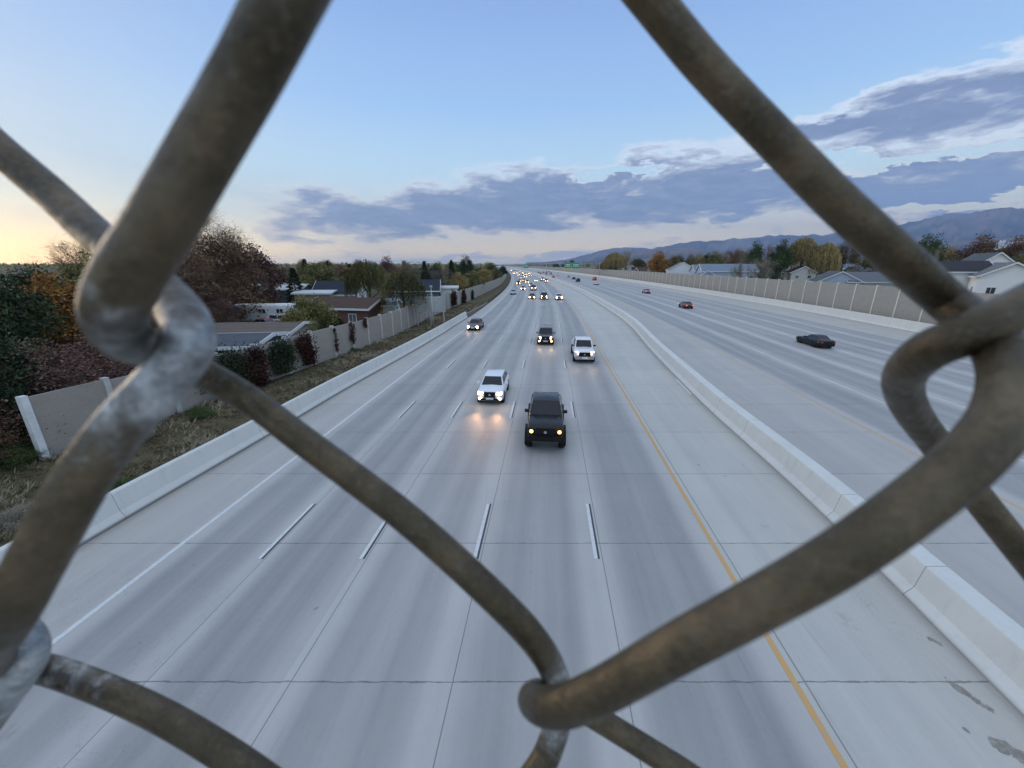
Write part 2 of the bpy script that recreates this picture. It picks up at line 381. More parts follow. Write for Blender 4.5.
def sound_wall(fX, y0, pitch, n, z0, z1, mp, mq, label, far_to, name='sound_wall', end=None, top_jit=0):
    root = empty(name, (fX(y0), y0, z0)); tag(root, label, 'sound wall')
    ox, oy, oz = root.location
    Y = y0; pts = []
    for i in range(n+1):
        pts.append((fX(Y), Y)); s = (fX(Y+1)-fX(Y)); Y += pitch/math.sqrt(1+s*s)
    for i, (x, y) in enumerate(pts):
        b = MB(); nx, ny = fX(y+1)-fX(y), 1.0; L = math.hypot(nx, ny); d = Vector((nx/L, ny/L, 0)); q = Vector((ny/L, -nx/L, 0))
        b.obox((x-ox, y-oy, (z1-z0)/2+.04), d*.13, q*.15, Vector((0,0,(z1-z0)/2+.08)))
        b.build('post', end if (end and i == 0) else mq, root)
        if i < n:
            x2, y2 = pts[i+1]; d = Vector((x2-x, y2-y, 0)); hl = d.length/2; d.normalize(); q = Vector((d.y, -d.x, 0)); t = R.uniform(-1,1)*top_jit
            b = MB(); hz = (z1-z0+t)/2-.01
            b.obox(((x+x2)/2-ox, (y+y2)/2-oy, hz), d*(hl-.132), q*.07, Vector((0,0,hz)))
            b.build('panel', mp, root)
    if far_to:
        b = MB(); yy = pts[-1][1]; prof = [(-.07,0),(-.07,z1-z0),(.07,z1-z0),(.07,0)]
        Ys = [yy+.3]+[k for k in stations(yy+5, far_to, 5)]
        V = []; Fc = []
        for Yk in Ys:
            for dx, z in prof: V.append((fX(Yk)+dx-ox, Yk-oy, z))
        for i in range(len(Ys)-1):
            for k in range(3): a = i*4+k; Fc.append((a, a+4, a+5, a+1))
        b.add(V, Fc); far = b.build('panel', mp, root)
        far['kind'] = 'stuff'; far['label'] = 'far stretch of wall where the posts no longer read'
    return root
X_rw = lambda Y: X_rb(Y)+1.9
sound_wall(X_rw, 28, 4.75, 98, .2, 5.8, M['wallR'], M['postR'], 'tan sound wall with cream posts above the white barrier', 2200)
sound_wall(X_lw, 16.35, 3.05, 92, .35, 3.45, M['wallL'], M['postL'], 'grey sound wall with climbing plants along the dry verge', 700, end=M['postE'], top_jit=.05)
# ------------------------------------------------------------------ mountains
def mtn_fn(nt, b, geo, tc):
    p = geo.outputs['Position']; n = nt.noise(p, .0011, 6, .6); x, y, z = nt.sep(p)
    col = nt.mix(nt.ss(n, .35, .65), (.07,.062,.065), (.26,.19,.17))
    nt.l.new(col, b.inputs['Base Color'])
M['mountain'] = mat('dry_mountain_slope', rough=1, fn=mtn_fn, spec=0)
ridge = herm([(-60,.2),(-20,.3),(0,.35),(5,.5),(8,.9),(12.7,2.3),(19.7,2.6),(24,3.25),(29,3.45),(33.5,3.6),(37.5,3.7),(41.2,4.1),(43.5,4.75),(45.5,5.1),(47.5,5.2),(50,5.0),(52,5.3),(54,5.15),(60,5.4),(75,5),(95,4.5)])
def mountains(name, az0, az1, r0, r1, r2, prof, seed, label, rough=.16):
    b = MB(); na = int((az1-az0)*9); nr = 26; V = []; Fc = []
    for i in range(na+1):
        az = az0+(az1-az0)*i/na; ar = rad(az)
        hh = math.tan(rad(max(prof(az), 0)))*(.93+.065*mnoise.fractal(Vector((az*.42, seed, 1.5)), .8, 2.1, 6))
        for j in range(nr+1):
            t = j/nr
            if t < .72: r = r0+(r1-r0)*t/.72; k = (t/.72)
            else: r = r1+(r2-r1)*(t-.72)/.28; k = 1-((t-.72)/.28)
            x, y = math.sin(ar)*r, math.cos(ar)*r
            n = mnoise.fractal(Vector((x*.0006+seed, y*.0006, seed)), 1.0, 2.1, 6)
            rg = 1-abs(mnoise.fractal(Vector((az*.5+seed, t*1.2, 3.1)), .9, 2.0, 4))*1.3
            h = hh*r1*(k**1.25*(1-.75*(1-k)*(1-rg)*2)+n*rough*k*(1-k*.75))
            V.append((x, y, max(-3, h*(1 if k > .02 else 0)-2)))
    for i in range(na):
        for j in range(nr):
            a = i*(nr+1)+j; Fc.append((a, a+1, a+nr+2, a+nr+1))
    b.add(V, Fc, smooth=True); o = b.build(name, M['mountain']); tag(o, label, kind='structure')
mountains('mountains', 2, 88, 7000, 12500, 14500, ridge, 2.3, 'high blue mountain range behind the right suburbs')
foot = herm([(0,0),(10,.5),(15,1.6),(19,2.2),(24,2.3),(28,1.6),(34,1.9),(40,1.6),(46,2.4),(54,2.6),(70,2.2),(95,2)])
mountains('foothills', 6, 88, 4200, 6800, 8200, foot, 7.9, 'low reddish foothills in front of the mountains', .3)
# ------------------------------------------------------------------ trees
def leaf_fn(c1, c2, c3):
    def fn(nt, b, geo, tc):
        at_ = nt.new('ShaderNodeAttribute'); at_.attribute_name = 'tone'
        oi = nt.new('ShaderNodeObjectInfo')
        t = nt.m('ADD', at_.outputs['Fac'], nt.m('MULTIPLY', nt.m('SUBTRACT', oi.outputs['Random'], .5), .25))
        nt.l.new(nt.ramp(t, [(.1, c1), (.5, c2), (.9, c3)]), b.inputs['Base Color'])
    return fn
LEAF = {
 'green': ((.022,.036,.014),(.045,.066,.022),(.085,.105,.035)),
 'dark': ((.010,.018,.010),(.020,.032,.016),(.04,.055,.025)),
 'olive': ((.06,.062,.025),(.12,.115,.042),(.20,.175,.065)),
 'gold': ((.20,.14,.05),(.34,.25,.09),(.42,.35,.16)),
 'orange': ((.10,.05,.015),(.22,.105,.03),(.30,.17,.05)),
 'rust': ((.05,.033,.022),(.105,.064,.04),(.18,.115,.07)),
 'maroon': ((.022,.012,.010),(.055,.022,.018),(.10,.04,.03)),
 'plum': ((.05,.03,.028),(.10,.058,.05),(.17,.10,.075)),
 'bare': ((.07,.055,.045),(.13,.105,.085),(.21,.18,.15)),
 'pale': ((.16,.14,.11),(.28,.25,.20),(.38,.34,.28)),
}
for k, v in LEAF.items():
    g = 1.0 if k in ('gold','pale','maroon') else 1.5
    v = tuple(tuple(min(.42, q*g) for q in t) for t in v)
    M['leaf_'+k] = mat('foliage_'+k, rough=.8, fn=leaf_fn(*v), spec=.15)
M['bark'] = mat('bark', (.09,.07,.055), .95, var=.3, scale=6, spec=.1)
def branchy(rr, h, spread, base=.22, nlimb=9, depth=2):
    """trunk with limbs; returns mesh-builder and list of tip points"""
    b = MB(); tips = []
    top = h*.86; n = 6
    P = [Vector((rr.uniform(-.02,.02)*h*i/n, rr.uniform(-.02,.02)*h*i/n, top*i/n)) for i in range(n+1)]
    r0 = .028*h
    b.tube(P, [r0*(1-.85*i/n) for i in range(n+1)], 7)
    def limb(p, d, L, r, lv):
        pts = [p]; q = p.copy(); dd = d.copy()
        for i in range(4):
            dd = (dd+Vector((rr.uniform(-.25,.25), rr.uniform(-.25,.25), rr.uniform(-.02,.22)))).normalized()
            q = q+dd*L/4; pts.append(q.copy())
        b.tube(pts, [r*(1-.75*i/4) for i in range(5)], 5 if lv else 4, cap=False)
        tips.extend(pts[2:])
        if lv:
            for i in range(4):
                a = pts[rr.randint(1,4)]; d2 = (dd+Vector((rr.uniform(-1,1), rr.uniform(-1,1), rr.uniform(-.3,.8)))).normalized()
                limb(a, d2, L*rr.uniform(.4,.65), r*.45, lv-1)
    for i in range(nlimb):
        t = base+(1-base)*i/nlimb*.95; z = top*t; a = i*2.4+rr.uniform(-.4,.4)
        d = Vector((math.cos(a), math.sin(a), rr.uniform(.35,.9))).normalized()
        limb(Vector((0,0,z)), d, spread*rr.uniform(.75,1.1)*(1.05-.5*t), r0*(.5-.3*t), depth-1)
    return b, tips
def clump_crown(rr, h, w, leaf, nleaf, nclump, z0=.22, squash=1.0, hollow=.55, tips=None):
    b = MB(); cl = []
    for i in range(nclump):
        while True:
            p = Vector((rr.uniform(-1,1), rr.uniform(-1,1), rr.uniform(-1,1)))
            if hollow < p.length < 1: break
        z = (p.z+1)/2
        ww = w*(.55+.45*math.sin(math.pi*min(1, z*.9+.12)))
        q = Vector((p.x*ww, p.y*ww, h*(z0+(1-z0)*z)))
        cl.append((q, rr.uniform(.2,.42)*w*(1.7 if w < 2.5 else 1), rr.random()))
    for i in range(nleaf):
        q, r, tone = cl[rr.randrange(nclump)]
        p = q+Vector((rr.gauss(0,.5), rr.gauss(0,.5), rr.gauss(0,.36)*squash))*r
        n = Vector((rr.gauss(0,1), rr.gauss(0,1), rr.gauss(.4,1))).normalized(); t = n.orthogonal().normalized(); s = n.cross(t)
        a = rr.uniform(0,6.28); u = (t*math.cos(a)+s*math.sin(a)); v = n.cross(u)
        L = leaf*rr.uniform(.5,1.3)
        b.add([p-u*L*.5, p-v*L*.28, p+u*L*.6, p+v*L*.28], [(0,1,2,3)], c=min(1, max(0, tone*.6+rr.random()*.4)))
    return b
def twig_crown(rr, tips, n, L, r, w):
    b = MB()
    for i in range(n):
        p = tips[rr.randrange(len(tips))]; q = p+Vector((rr.gauss(0,.35), rr.gauss(0,.35), rr.gauss(0,.35)))*w
        d = Vector((rr.gauss(0,.7), rr.gauss(0,.7), rr.uniform(-.1,1))).normalized()*L*rr.uniform(.5,1.3)
        k = Vector((rr.gauss(0,1), rr.gauss(0,1), rr.gauss(0,1))).normalized()*r; t = rr.random()
        b.add([q-k, q+k, q+d], [(0,1,2)], c=t)
        b.add([q+d*.5-k.cross(d).normalized()*r*.6, q+d*.5+k*.6, q+d*.9+k.cross(d).normalized()*L*.35], [(0,1,2)], c=t)
    return b
# prototypes are 10 m tall; (crown mesh, trunk mesh)
PROTO = {}
def proto(kind, var):
    key = (kind, var)
    if key in PROTO: return PROTO[key]
    rr = random.Random(sum(map(ord, kind))*13+var*7)
    if kind in ('bare', 'pale', 'rustbare', 'plumbare'):
        tb, tips = branchy(rr, 10, 4.2, nlimb=11, depth=3)
        cb = twig_crown(rr, tips, 5200 if kind != 'rustbare' else 6500, .75, .016, 1.1)
        if kind == 'rustbare':
            cc = clump_crown(rr, 9.0, 3.7, .26, 7000, 60, .03, hollow=.2); b0 = len(cb.v)
            cb.v += cc.v; cb.f += [tuple(i+b0 for i in f) for f in cc.f]; cb.m += cc.m; cb.sm += cc.sm; cb.col += cc.col
        mk = {'bare':'leaf_bare','pale':'leaf_pale','rustbare':'leaf_rust','plumbare':'leaf_plum'}[kind]
    elif kind == 'spruce':
        tb = MB(); tb.tube([(0,0,0),(0,0,5),(0,0,9.8)], [.2,.12,.02], 6); cb = MB()
        for i in range(9000):
            z = rr.random()**1.25; R0 = 2.3*(1-z)**.85+.08; lay = .78+.22*math.sin(z*62)
            a = rr.uniform(0,6.28); r = R0*lay*math.sqrt(rr.uniform(.25,1))
            p = Vector((math.cos(a)*r, math.sin(a)*r, .7+z*9.3-r*.18)); d = Vector((math.cos(a), math.sin(a), rr.uniform(-.5,.25))).normalized()*rr.uniform(.2,.45)
            k = d.cross(Vector((rr.gauss(0,1), rr.gauss(0,1), rr.gauss(0,1)))).normalized()*.055
            cb.add([p-k, p+k, p+d], [(0,1,2)], c=rr.random()*.6+(r/R0)*.3)
        mk = 'leaf_dark'
    elif kind == 'willow':
        tb, tips = branchy(rr, 10, 4.0, nlimb=9, depth=2); cb = MB()
        for i in range(900):
            a = rr.uniform(0,6.28); r = 4.3*math.sqrt(rr.random()); top = 9.8-(r/4.6)**2*3.4+rr.uniform(-.7,.4); L = rr.uniform(1.2,4.5); tone = rr.random()
            x, y = math.cos(a)*r, math.sin(a)*r
            for j in range(11):
                t = j/10; p = Vector((x*(1+.12*t)+rr.gauss(0,.12), y*(1+.12*t)+rr.gauss(0,.12), max(.8, top-L*t)))
                d = Vector((rr.gauss(0,.5), rr.gauss(0,.5), -1)).normalized()*.42; k = d.orthogonal().normalized()*.1
                cb.add([p-k, p+d*.5, p+k, p-d*.5], [(0,1,2,3)], c=tone*.7+rr.random()*.3)
        mk = 'leaf_olive'
    elif kind == 'poplar':
        tb = MB(); tb.tube([(0,0,0),(0,0,6),(0,0,9.5)], [.22,.14,.03], 6)
        cb = clump_crown(rr, 10, 1.9, .32, 9000, 80, .06, 1.3, .1); mk = 'leaf_green'
    elif kind == 'bush':
        tb = MB()
        for i in range(7):
            a = i*.9; tb.tube([(0,0,0),(math.cos(a)*1.1,math.sin(a)*1.1,3),(math.cos(a)*2.2,math.sin(a)*2.2,6)], [.16,.1,.04], 4)
        cb = clump_crown(rr, 10, 5.0, .25, 17000, 80, .02, 1.0, .35); mk = 'leaf_green'
    else:
        tb, tips = branchy(rr, 10, 3.6, nlimb=8, depth=2)
        cb = clump_crown(rr, 10, 3.9, .34, 12000, 80, .10, 1.0, .35); mk = 'leaf_green'
    cm = cb.mesh('crown', M[mk], 'tone'); tm = tb.mesh('trunk', M['bark'])
    PROTO[key] = (cm, tm); return PROTO[key]
CM = {}
def tree(kind, leaf, X, Y, Zt, wm, label, name, group=None, cat='tree', z0=.3, var=None):
    """a tree with its top at Zt and crown width wm"""
    v = var if var is not None else R.randrange(2); cm, tm = proto(kind, v)
    if leaf:
        key = (kind, v, leaf)
        if key not in CM:
            m2 = cm.copy(); m2.materials.clear(); m2.materials.append(M['leaf_'+leaf]); CM[key] = m2
        cm = CM[key]
    root = empty(name, (X, Y, z0), R.uniform(0, 6.28)); tag(root, label, cat, group)
    h = (Zt-z0)/10; w0 = {'spruce':4.6,'poplar':4.4,'willow':9.2,'bush':10.5}.get(kind, 8.6); w = wm/w0
    for nm, me in (('crown', cm), ('trunk', tm)):
        o = bpy.data.objects.new(nm, me); COL.objects.link(o); o.parent = root; o.scale = (w, w, h)
        if nm == 'trunk' and cat in ('bush', 'shrub'): o.name = 'stem'
    return root
def tpx(kind, leaf, px, pyt, wpx, Y, label, name, group=None, cat='tree', z0=.3, var=None):
    if px > 540: Y = clear_right(atY(px, pyt, Y)[0], Y, 5)
    X, Zt = atY(px, pyt, Y); return tree(kind, leaf, X, Y, Zt, wpx*px_size(px, Y), label, name, group, cat, z0, var)
def clear_right(X, Y, m):
    s = X/Y
    while X < X_rw(Y)+m and Y < 900: Y *= 1.04; X = s*Y
    return Y
GARD = [(262,300,20,70,'olive'),(276,306,14,62,'green'),(298,300,16,66,'dark'),(322,304,14,58,'olive'),(232,306,22,58,'rust'),(252,322,16,44,'dark'),(330,298,12,76,'dark'),(312,322,18,38,'olive'),(338,316,12,46,'dark'),(378,300,14,64,'olive')]
RB = [(178,300,50,44),(196,304,44,47),(218,300,46,50),(160,318,40,38),(240,304,34,62)]
BT = 'trees behind the left sound wall'; RT = 'trees behind the right sound wall'
TREES = [
 # left, near to far:  kind, leaf, px, top, width px, Y, label, name
 ('round','dark',-42,262,100,27,'dark evergreen mass at the left edge of the view','evergreen_tree',BT),
 ('round','dark',-60,330,120,17,'blackish tree in the lower left beside the wall end','evergreen_tree',BT),
 ('round','dark',28,268,62,44,'dark green tree standing behind the orange tree','broadleaf_tree',BT),
 ('round','orange',46,276,74,32,'orange autumn tree behind the end of the grey wall','autumn_tree',BT),
 ('round','olive',92,256,84,38,'olive green tree to the right of the orange tree','broadleaf_tree',BT),
 ('bare','rust',72,246,60,52,'thin reddish tree top poking above the olive tree','bare_tree',BT),
 ('rustbare','plum',128,300,70,33,'dull purple leafed tree behind the thick wire knot','autumn_tree',BT),
 ('rustbare',None,205,226,96,58,'tall red brown half bare tree, highest on the left','bare_tree',BT),
 ('rustbare',None,178,262,76,50,'lower rust coloured tree under the tallest left tree','bare_tree',BT),
 ('round','plum',247,246,56,74,'dark rounded brownish tree right of the tallest tree','autumn_tree',BT),
 ('bare',None,225,240,60,82,'grey bare tree behind the rounded brownish tree','bare_tree',BT),
 ('bare','rust',268,266,34,92,'low bare tree left of the single spruce','bare_tree',BT),
 ('spruce',None,292,268,27,84,'dark conical spruce beside the parked cars','spruce_tree',BT),
 ('round','olive',316,262,42,104,'rounded yellow green tree behind the white walled house','broadleaf_tree',BT),
 ('spruce',None,304,259,18,130,'pointed dark spruce tip left of the yellow green tree','spruce_tree',BT),
 ('spruce',None,327,261,16,128,'dark spruce tip right of the yellow green tree','spruce_tree',BT),
 ('round','rust',342,266,26,120,'rusty tree above the navy roofed house','autumn_tree',BT),
 ('spruce',None,349,264,14,126,'small dark spruce above the navy roofed house','spruce_tree',BT),
 ('round','olive',306,297,52,45,'yellowing tree just behind the wall shrubs','autumn_tree',BT),
 ('willow',None,366,260,46,76,'feathery olive willow above the brown roof','willow_tree',BT),
 ('round','plum',386,258,24,112,'brown crowned tree between the two willows','autumn_tree',BT),
 ('willow',None,401,268,46,58,'feathery willow hanging over the wall near the sign back','willow_tree',BT),
 ('bare',None,412,264,26,120,'grey bare crown behind the nearer willow','bare_tree',BT),
 ('spruce',None,424,261,15,140,'dark spruce behind the sign back','spruce_tree',BT),
 ('round','dark',434,266,16,136,'dark round tree right of the spruce behind the sign','evergreen_tree',BT),
 ('bare',None,440,270,36,104,'spreading grey bare tree above the sign back','bare_tree',BT),
 ('spruce',None,451,260,14,150,'sharp dark conifer in the left skyline','spruce_tree',BT),
 ('round','dark',466,257,19,150,'dark round crown, tallest near the vanishing road','evergreen_tree',BT),
 ('round','gold',458,273,22,112,'yellow tree above the red climbers','autumn_tree',BT),
 ('round','olive',472,271,24,122,'yellow green tree right of the yellow tree on the wall','autumn_tree',BT),
 ('round','gold',484,268,18,150,'golden tree near the far end of the grey wall','autumn_tree',BT),
 ('round','green',491,263,15,190,'loose green tree near the far end of the grey wall','broadleaf_tree',BT),
 ('round','olive',496,268,12,185,'olive tree at the far end of the grey wall','broadleaf_tree',BT),
 ('round','dark',503,265.5,9,260,'small dark tree where the left treeline meets the lights','evergreen_tree',BT),
 # right
 ('round','dark',566,262,10,330,'dark tree behind the green overhead signs','broadleaf_tree',RT),
 ('round','dark',572,260.5,12,350,'taller dark tree above the green overhead signs','broadleaf_tree',RT),
 ('round','olive',603,262,13,320,'olive tree right of the green overhead signs','broadleaf_tree',RT),
 ('round','dark',612,260,14,300,'dark tree left of the small far white house','broadleaf_tree',RT),
 ('round','plum',622,261,12,330,'brown tree above the small far white house','autumn_tree',RT),
 ('round','olive',641,261,15,280,'olive tree between the small white and blue houses','broadleaf_tree',RT),
 ('round','orange',660,252,21,210,'orange and yellow tree above the small blue house','autumn_tree',RT),
 ('round','green',678,255,18,260,'green tree above the white gabled house','broadleaf_tree',RT),
 ('round','dark',691,256,16,270,'dark tree between the white gable and the blue house','broadleaf_tree',RT),
 ('round','gold',700,255,14,250,'small golden tree behind the blue house','autumn_tree',RT),
 ('round','olive',715,252,20,240,'olive tree behind the long blue roof','broadleaf_tree',RT),
 ('bare','plum',734,250,22,230,'brownish bare tree behind the long blue roof','bare_tree',RT),
 ('bare','bare',745,252,16,210,'grey brown tree left of the dark poplar','bare_tree',RT),
 ('poplar',None,758,242,15,170,'upright dark green poplar in the right suburb','poplar_tree',RT),
 ('bare','rust',770,246,16,180,'brown tree between the poplar and the green tree','bare_tree',RT),
 ('round','green',784,241,22,165,'green tree left of the golden willows','broadleaf_tree',RT),
 ('pale' ,None,762,261,38,104,'pale bare shrubby tree just behind the tan wall','bare_tree',RT),
 ('bare','pale',740,264,18,112,'thin pale bare tree beside the blue house','bare_tree',RT),
 ('willow','gold',806,237,32,165,'golden willow rising above the dark roofed house','willow_tree',RT),
 ('willow','gold',828,243,28,158,'second golden willow, beside the thick wire','willow_tree',RT),
 ('willow','gold',848,240,28,170,'golden willow partly behind the thick wire','willow_tree',RT),
 ('round','dark',820,252,20,175,'dark green tree under the golden willows','broadleaf_tree',RT),
 ('round','olive',890,240,34,160,'olive tree hidden behind the thick wire','broadleaf_tree',RT),
 ('round','green',931,236,32,150,'olive green tree in the gap right of the thick wire','broadleaf_tree',RT),
 ('round','gold',951,247,20,170,'low yellow tree behind the grey roofed white house','autumn_tree',RT),
 ('bare','pale',937,252,14,118,'pale twiggy shrub beside the grey roofed white house','bare_tree',RT),
 ('round','rust',986,237,37,150,'round red brown tree above the white house roof','autumn_tree',RT),
 ('round','rust',1022,237,30,140,'red brown tree at the right edge of the view','autumn_tree',RT),
 ('round','olive',1034,250,26,120,'olive tree at the right edge beside the white house','broadleaf_tree',RT),
 ('round','olive',1000,250,18,165,'dull green tree behind the white gable at right','broadleaf_tree',RT),
]
for i, (a_, b_, w_, y_) in enumerate(RB):
    tpx('bush', ('rust','rust','plum','plum','rust')[i], a_, b_, w_, y_, ['rust coloured scrub under the tallest left tree','rust scrub left of the dusty brown roof','purple brown scrub behind the dusty brown roof','purple brown scrub just right of the wire knot','rust scrub beside the white pickup'][i], 'scrub_bush', BT, 'bush')
for i, (a_, b_, w_, y_, l_) in enumerate(GARD):
    tpx('round', l_, a_, b_, w_, y_, ['small yellowing garden tree beside the white pickup','small green garden tree in front of the pale trailer','small dark garden tree below the single spruce','small yellowing garden tree left of the awning roof','small rust garden tree left of the white pickup','low dark garden tree in front of the dusty brown roof','small dark garden tree left of the white walled house','low yellowing garden tree behind the last maroon shrub','low dark garden tree behind the maroon vines','small yellowing garden tree left of the yellow bush'][i], 'garden_tree', BT)
for t in TREES: tpx(*t[:8], group=t[8])
rr = random.Random(77)
for i in range(22):
    px_ = 612+i*15.5+rr.uniform(-5,5); k_ = rr.choice(['round','round','willow','poplar','bare']); l_ = rr.choice(['olive','gold','green','olive','gold','dark'])
    tpx(k_, l_, px_, rr.uniform(250,260), rr.uniform(13,24) if k_ != 'poplar' else 8, rr.uniform(210,300), 'olive or golden tree in the row behind the roofs of the right suburb', 'broadleaf_tree', 'row of trees behind the right roofs')
for i in range(24):
    px_ = 272+i*9.4+rr.uniform(-4,4); k_ = rr.choice(['round','round','willow','spruce','bare','poplar']); l_ = rr.choice(['olive','gold','green','olive','rust','dark','plum']) if k_ != 'spruce' else None
    tpx(k_, l_, px_, rr.uniform(260,268), rr.uniform(14,24) if k_ not in ('poplar','spruce') else 9, rr.uniform(120,230), 'autumn tree in the far skyline row behind the left roofs', 'broadleaf_tree' if k_ != 'spruce' else 'spruce_tree', 'skyline row of trees behind the left roofs')
# distant suburban trees, too small to tell apart
rr = random.Random(21)
for i in range(110):
    side = i % 2; Y = rr.uniform(260, 1500)
    if side: X = X_rw(Y)+rr.uniform(8, 60+Y*.95)
    else: X = X_lw(min(Y,700))-rr.uniform(6, 60+Y*.75)-(max(0, Y-700)*.1)
    k = rr.choice(['round','round','round','poplar','bare']); lf = rr.choice(['olive','dark','green','gold','plum','rust','olive'])
    h = rr.uniform(6, 13)
    tree(k, lf, X, Y, h, h*rr.uniform(.7,1.15) if k != 'poplar' else h*.4, 'small far tree among the distant roofs of the right suburb' if side else 'small far tree in the distant left treeline', 'broadleaf_tree', 'far trees of the right suburb' if side else 'far trees of the left suburb', var=0)
# far woodland reading as one mass
b = MB(); rr = random.Random(5)
for i in range(26000):
    Y = 500*math.exp(rr.random()*2.0); s = rr.choice((-1,1))
    X = (X_rw(Y)+25+rr.random()*Y*1.5) if s > 0 else (c(Y)-28-rr.random()*Y*1.4)
    hh = 10.5+5*mnoise.noise(Vector((X*.02, Y*.02, 0)))+2*mnoise.noise(Vector((X*.1,Y*.1,4)))
    p = Vector((X, Y, .3+max(.5, hh)*rr.random()**.7)); L = rr.uniform(.8,2.2)*(Y/900)**.5
    u = Vector((rr.gauss(0,1), rr.gauss(0,.5), rr.gauss(0,.6))).normalized(); v = u.orthogonal().normalized()
    b.add([p-u*L, p-v*L*.6, p+u*L, p+v*L*.6], [(0,1,2,3)], c=min(1,max(0,.5+.5*mnoise.noise(Vector((X*.012,Y*.012,9)))+rr.uniform(-.25,.25))))
o = b.build('woodland', M['leaf_olive'], attr='tone'); tag(o, 'far autumn woodland merging into one band at the horizon', kind='stuff')
# ------------------------------------------------------------------ shrubs and vines on the left wall
SH = 'shrubs growing over the left sound wall'
def blob_shrub(X, Y, zlo, zhi, w, leaf, label, name, dens=2600, lsz=.16, cat='shrub', depth=.5, ang=None):
    rr = random.Random(int(X*100+Y*37)); b = MB(); n = max(6, int(w*4)); root = empty(name, (X, Y, zlo)); tag(root, label, cat, SH)
    s = X_lw(Y+1)-X_lw(Y); L = math.hypot(s, 1); dv = Vector((s/L, 1/L, 0)); q = Vector((1/L, -s/L, 0))
    cl = [(rr.uniform(-.5,.5)*w, rr.uniform(.1,depth), rr.uniform(.08,.92)*(zhi-zlo), rr.random()) for _ in range(n+10)]
    for i in range(dens):
        a, d, z, t = cl[rr.randrange(len(cl))]; r = .17*min(w, zhi-zlo)+.05
        p = dv*(a+rr.gauss(0,r*1.0))+q*(abs(d+rr.gauss(0,r*.5)))+Vector((0,0,max(.02, z+rr.gauss(0,r))))
        nrm = Vector((rr.gauss(0,1), rr.gauss(0,1), rr.gauss(0,1))).normalized(); u = nrm.orthogonal().normalized(); v = nrm.cross(u); l = lsz*rr.uniform(.6,1.3)
        b.add([p-u*l*.5, p-v*l*.3, p+u*l*.5, p+v*l*.3], [(0,1,2,3)], c=min(1,t*.6+rr.random()*.4))
    b.build('foliage', M['leaf_'+leaf], root, 'tone')
    st = MB(); 
    for k in range(3): st.tube([q*.15+dv*(k-1)*w*.12, q*.2+dv*(k-1)*w*.2+Vector((0,0,(zhi-zlo)*.7))], [.035,.012], 5)
    st.build('stem', M['bark'], root)
def shrub_px(px, py0, py1, wpx, leaf, label, name='climbing_shrub', off=.1, **kw):
    # base row py1 at wall foot -> find Y on wall line
    best = min((abs((512+F*X_lw(Y)/(Y*CP+(H-1.5)*SP))-px), Y) for Y in [16.5+.25*i for i in range(700)])
    Y = best[1]; X = X_lw(Y)+.12
    zt = atY(px, py0, Y)[1]; zb = max(.4, atY(px, py1, Y)[1])
    blob_shrub(X, Y, zb, zt, wpx*px_size(px, Y, 2)*1.0*math.sqrt(1.05), leaf, label, name, **kw)
shrub_px(224, 348, 385, 40, 'dark', 'dark green shrub spilling over the wall, first from the wire knot', dens=5200)
shrub_px(250, 352, 392, 24, 'maroon', 'maroon shrub right of the dark shrub over the wall', dens=3600)
shrub_px(279, 339, 372, 24, 'dark', 'rounded dark green shrub against the grey wall', dens=4200)
shrub_px(303, 336, 364, 17, 'maroon', 'maroon shrub against the wall beside a white post', dens=3000)
shrub_px(335, 327, 352, 2.5, 'maroon', 'thin maroon vine on the wall, right of the last shrub', 'wall_vine', dens=500, lsz=.12, depth=.2)
shrub_px(351, 320, 344, 5, 'maroon', 'thickest maroon vine hanging down the wall', 'wall_vine', dens=900, lsz=.12, depth=.2)
shrub_px(364, 317, 328, 4, 'maroon', 'short maroon vine at the wall top', 'wall_vine', dens=500, lsz=.12, depth=.2)
shrub_px(452, 292, 305, 9, 'maroon', 'dark red climber covering the wall just past the sign back', dens=3200, lsz=.25)
shrub_px(462, 291, 303, 7, 'maroon', 'second dark red climber past the sign back', dens=2600, lsz=.25)
shrub_px(471, 288, 299, 3, 'dark', 'narrow dark climber on the far grey wall', dens=1200, lsz=.25)
# purple bush over the first wall panels, green scrub by the wall end
tree('bush', 'plum', -24.2, 19.4, 5.0, 7.0, 'dull purple bush hanging over the first wall panel', 'purple_bush', SH, 'bush', .4, 0)
tree('bush', 'plum', -24.4, 24.0, 5.2, 7.0, 'dull purple bush behind the wire knot over the wall', 'purple_bush', SH, 'bush', .4, 1)
tree('bush', 'rust', -23.6, 15.4, 2.7, 3.4, 'rust brown bush beside the white end post', 'brown_bush', SH, 'bush', .4, 1)
tree('bush', 'dark', -26.6, 14.2, 3.4, 5, 'blackish bush at the lower left behind the wall line', 'dark_bush', SH, 'bush', .3, 0)
for i,(px,py,Y,w,l,lab) in enumerate([(384,311,52,2.2,'gold','yellow bush peeping over the wall beside a small white house'),(240,338,33,3.4,'green','green bush behind the wall beside the low brown roof'),(320,306,47,3,'olive','olive bush in front of the awning roof')]):
    X, Z = atY(px, py, Y); tree('bush', l, X, Y, max(Z,1.2), w, lab, 'garden_bush', None, 'bush', .3, i % 2)
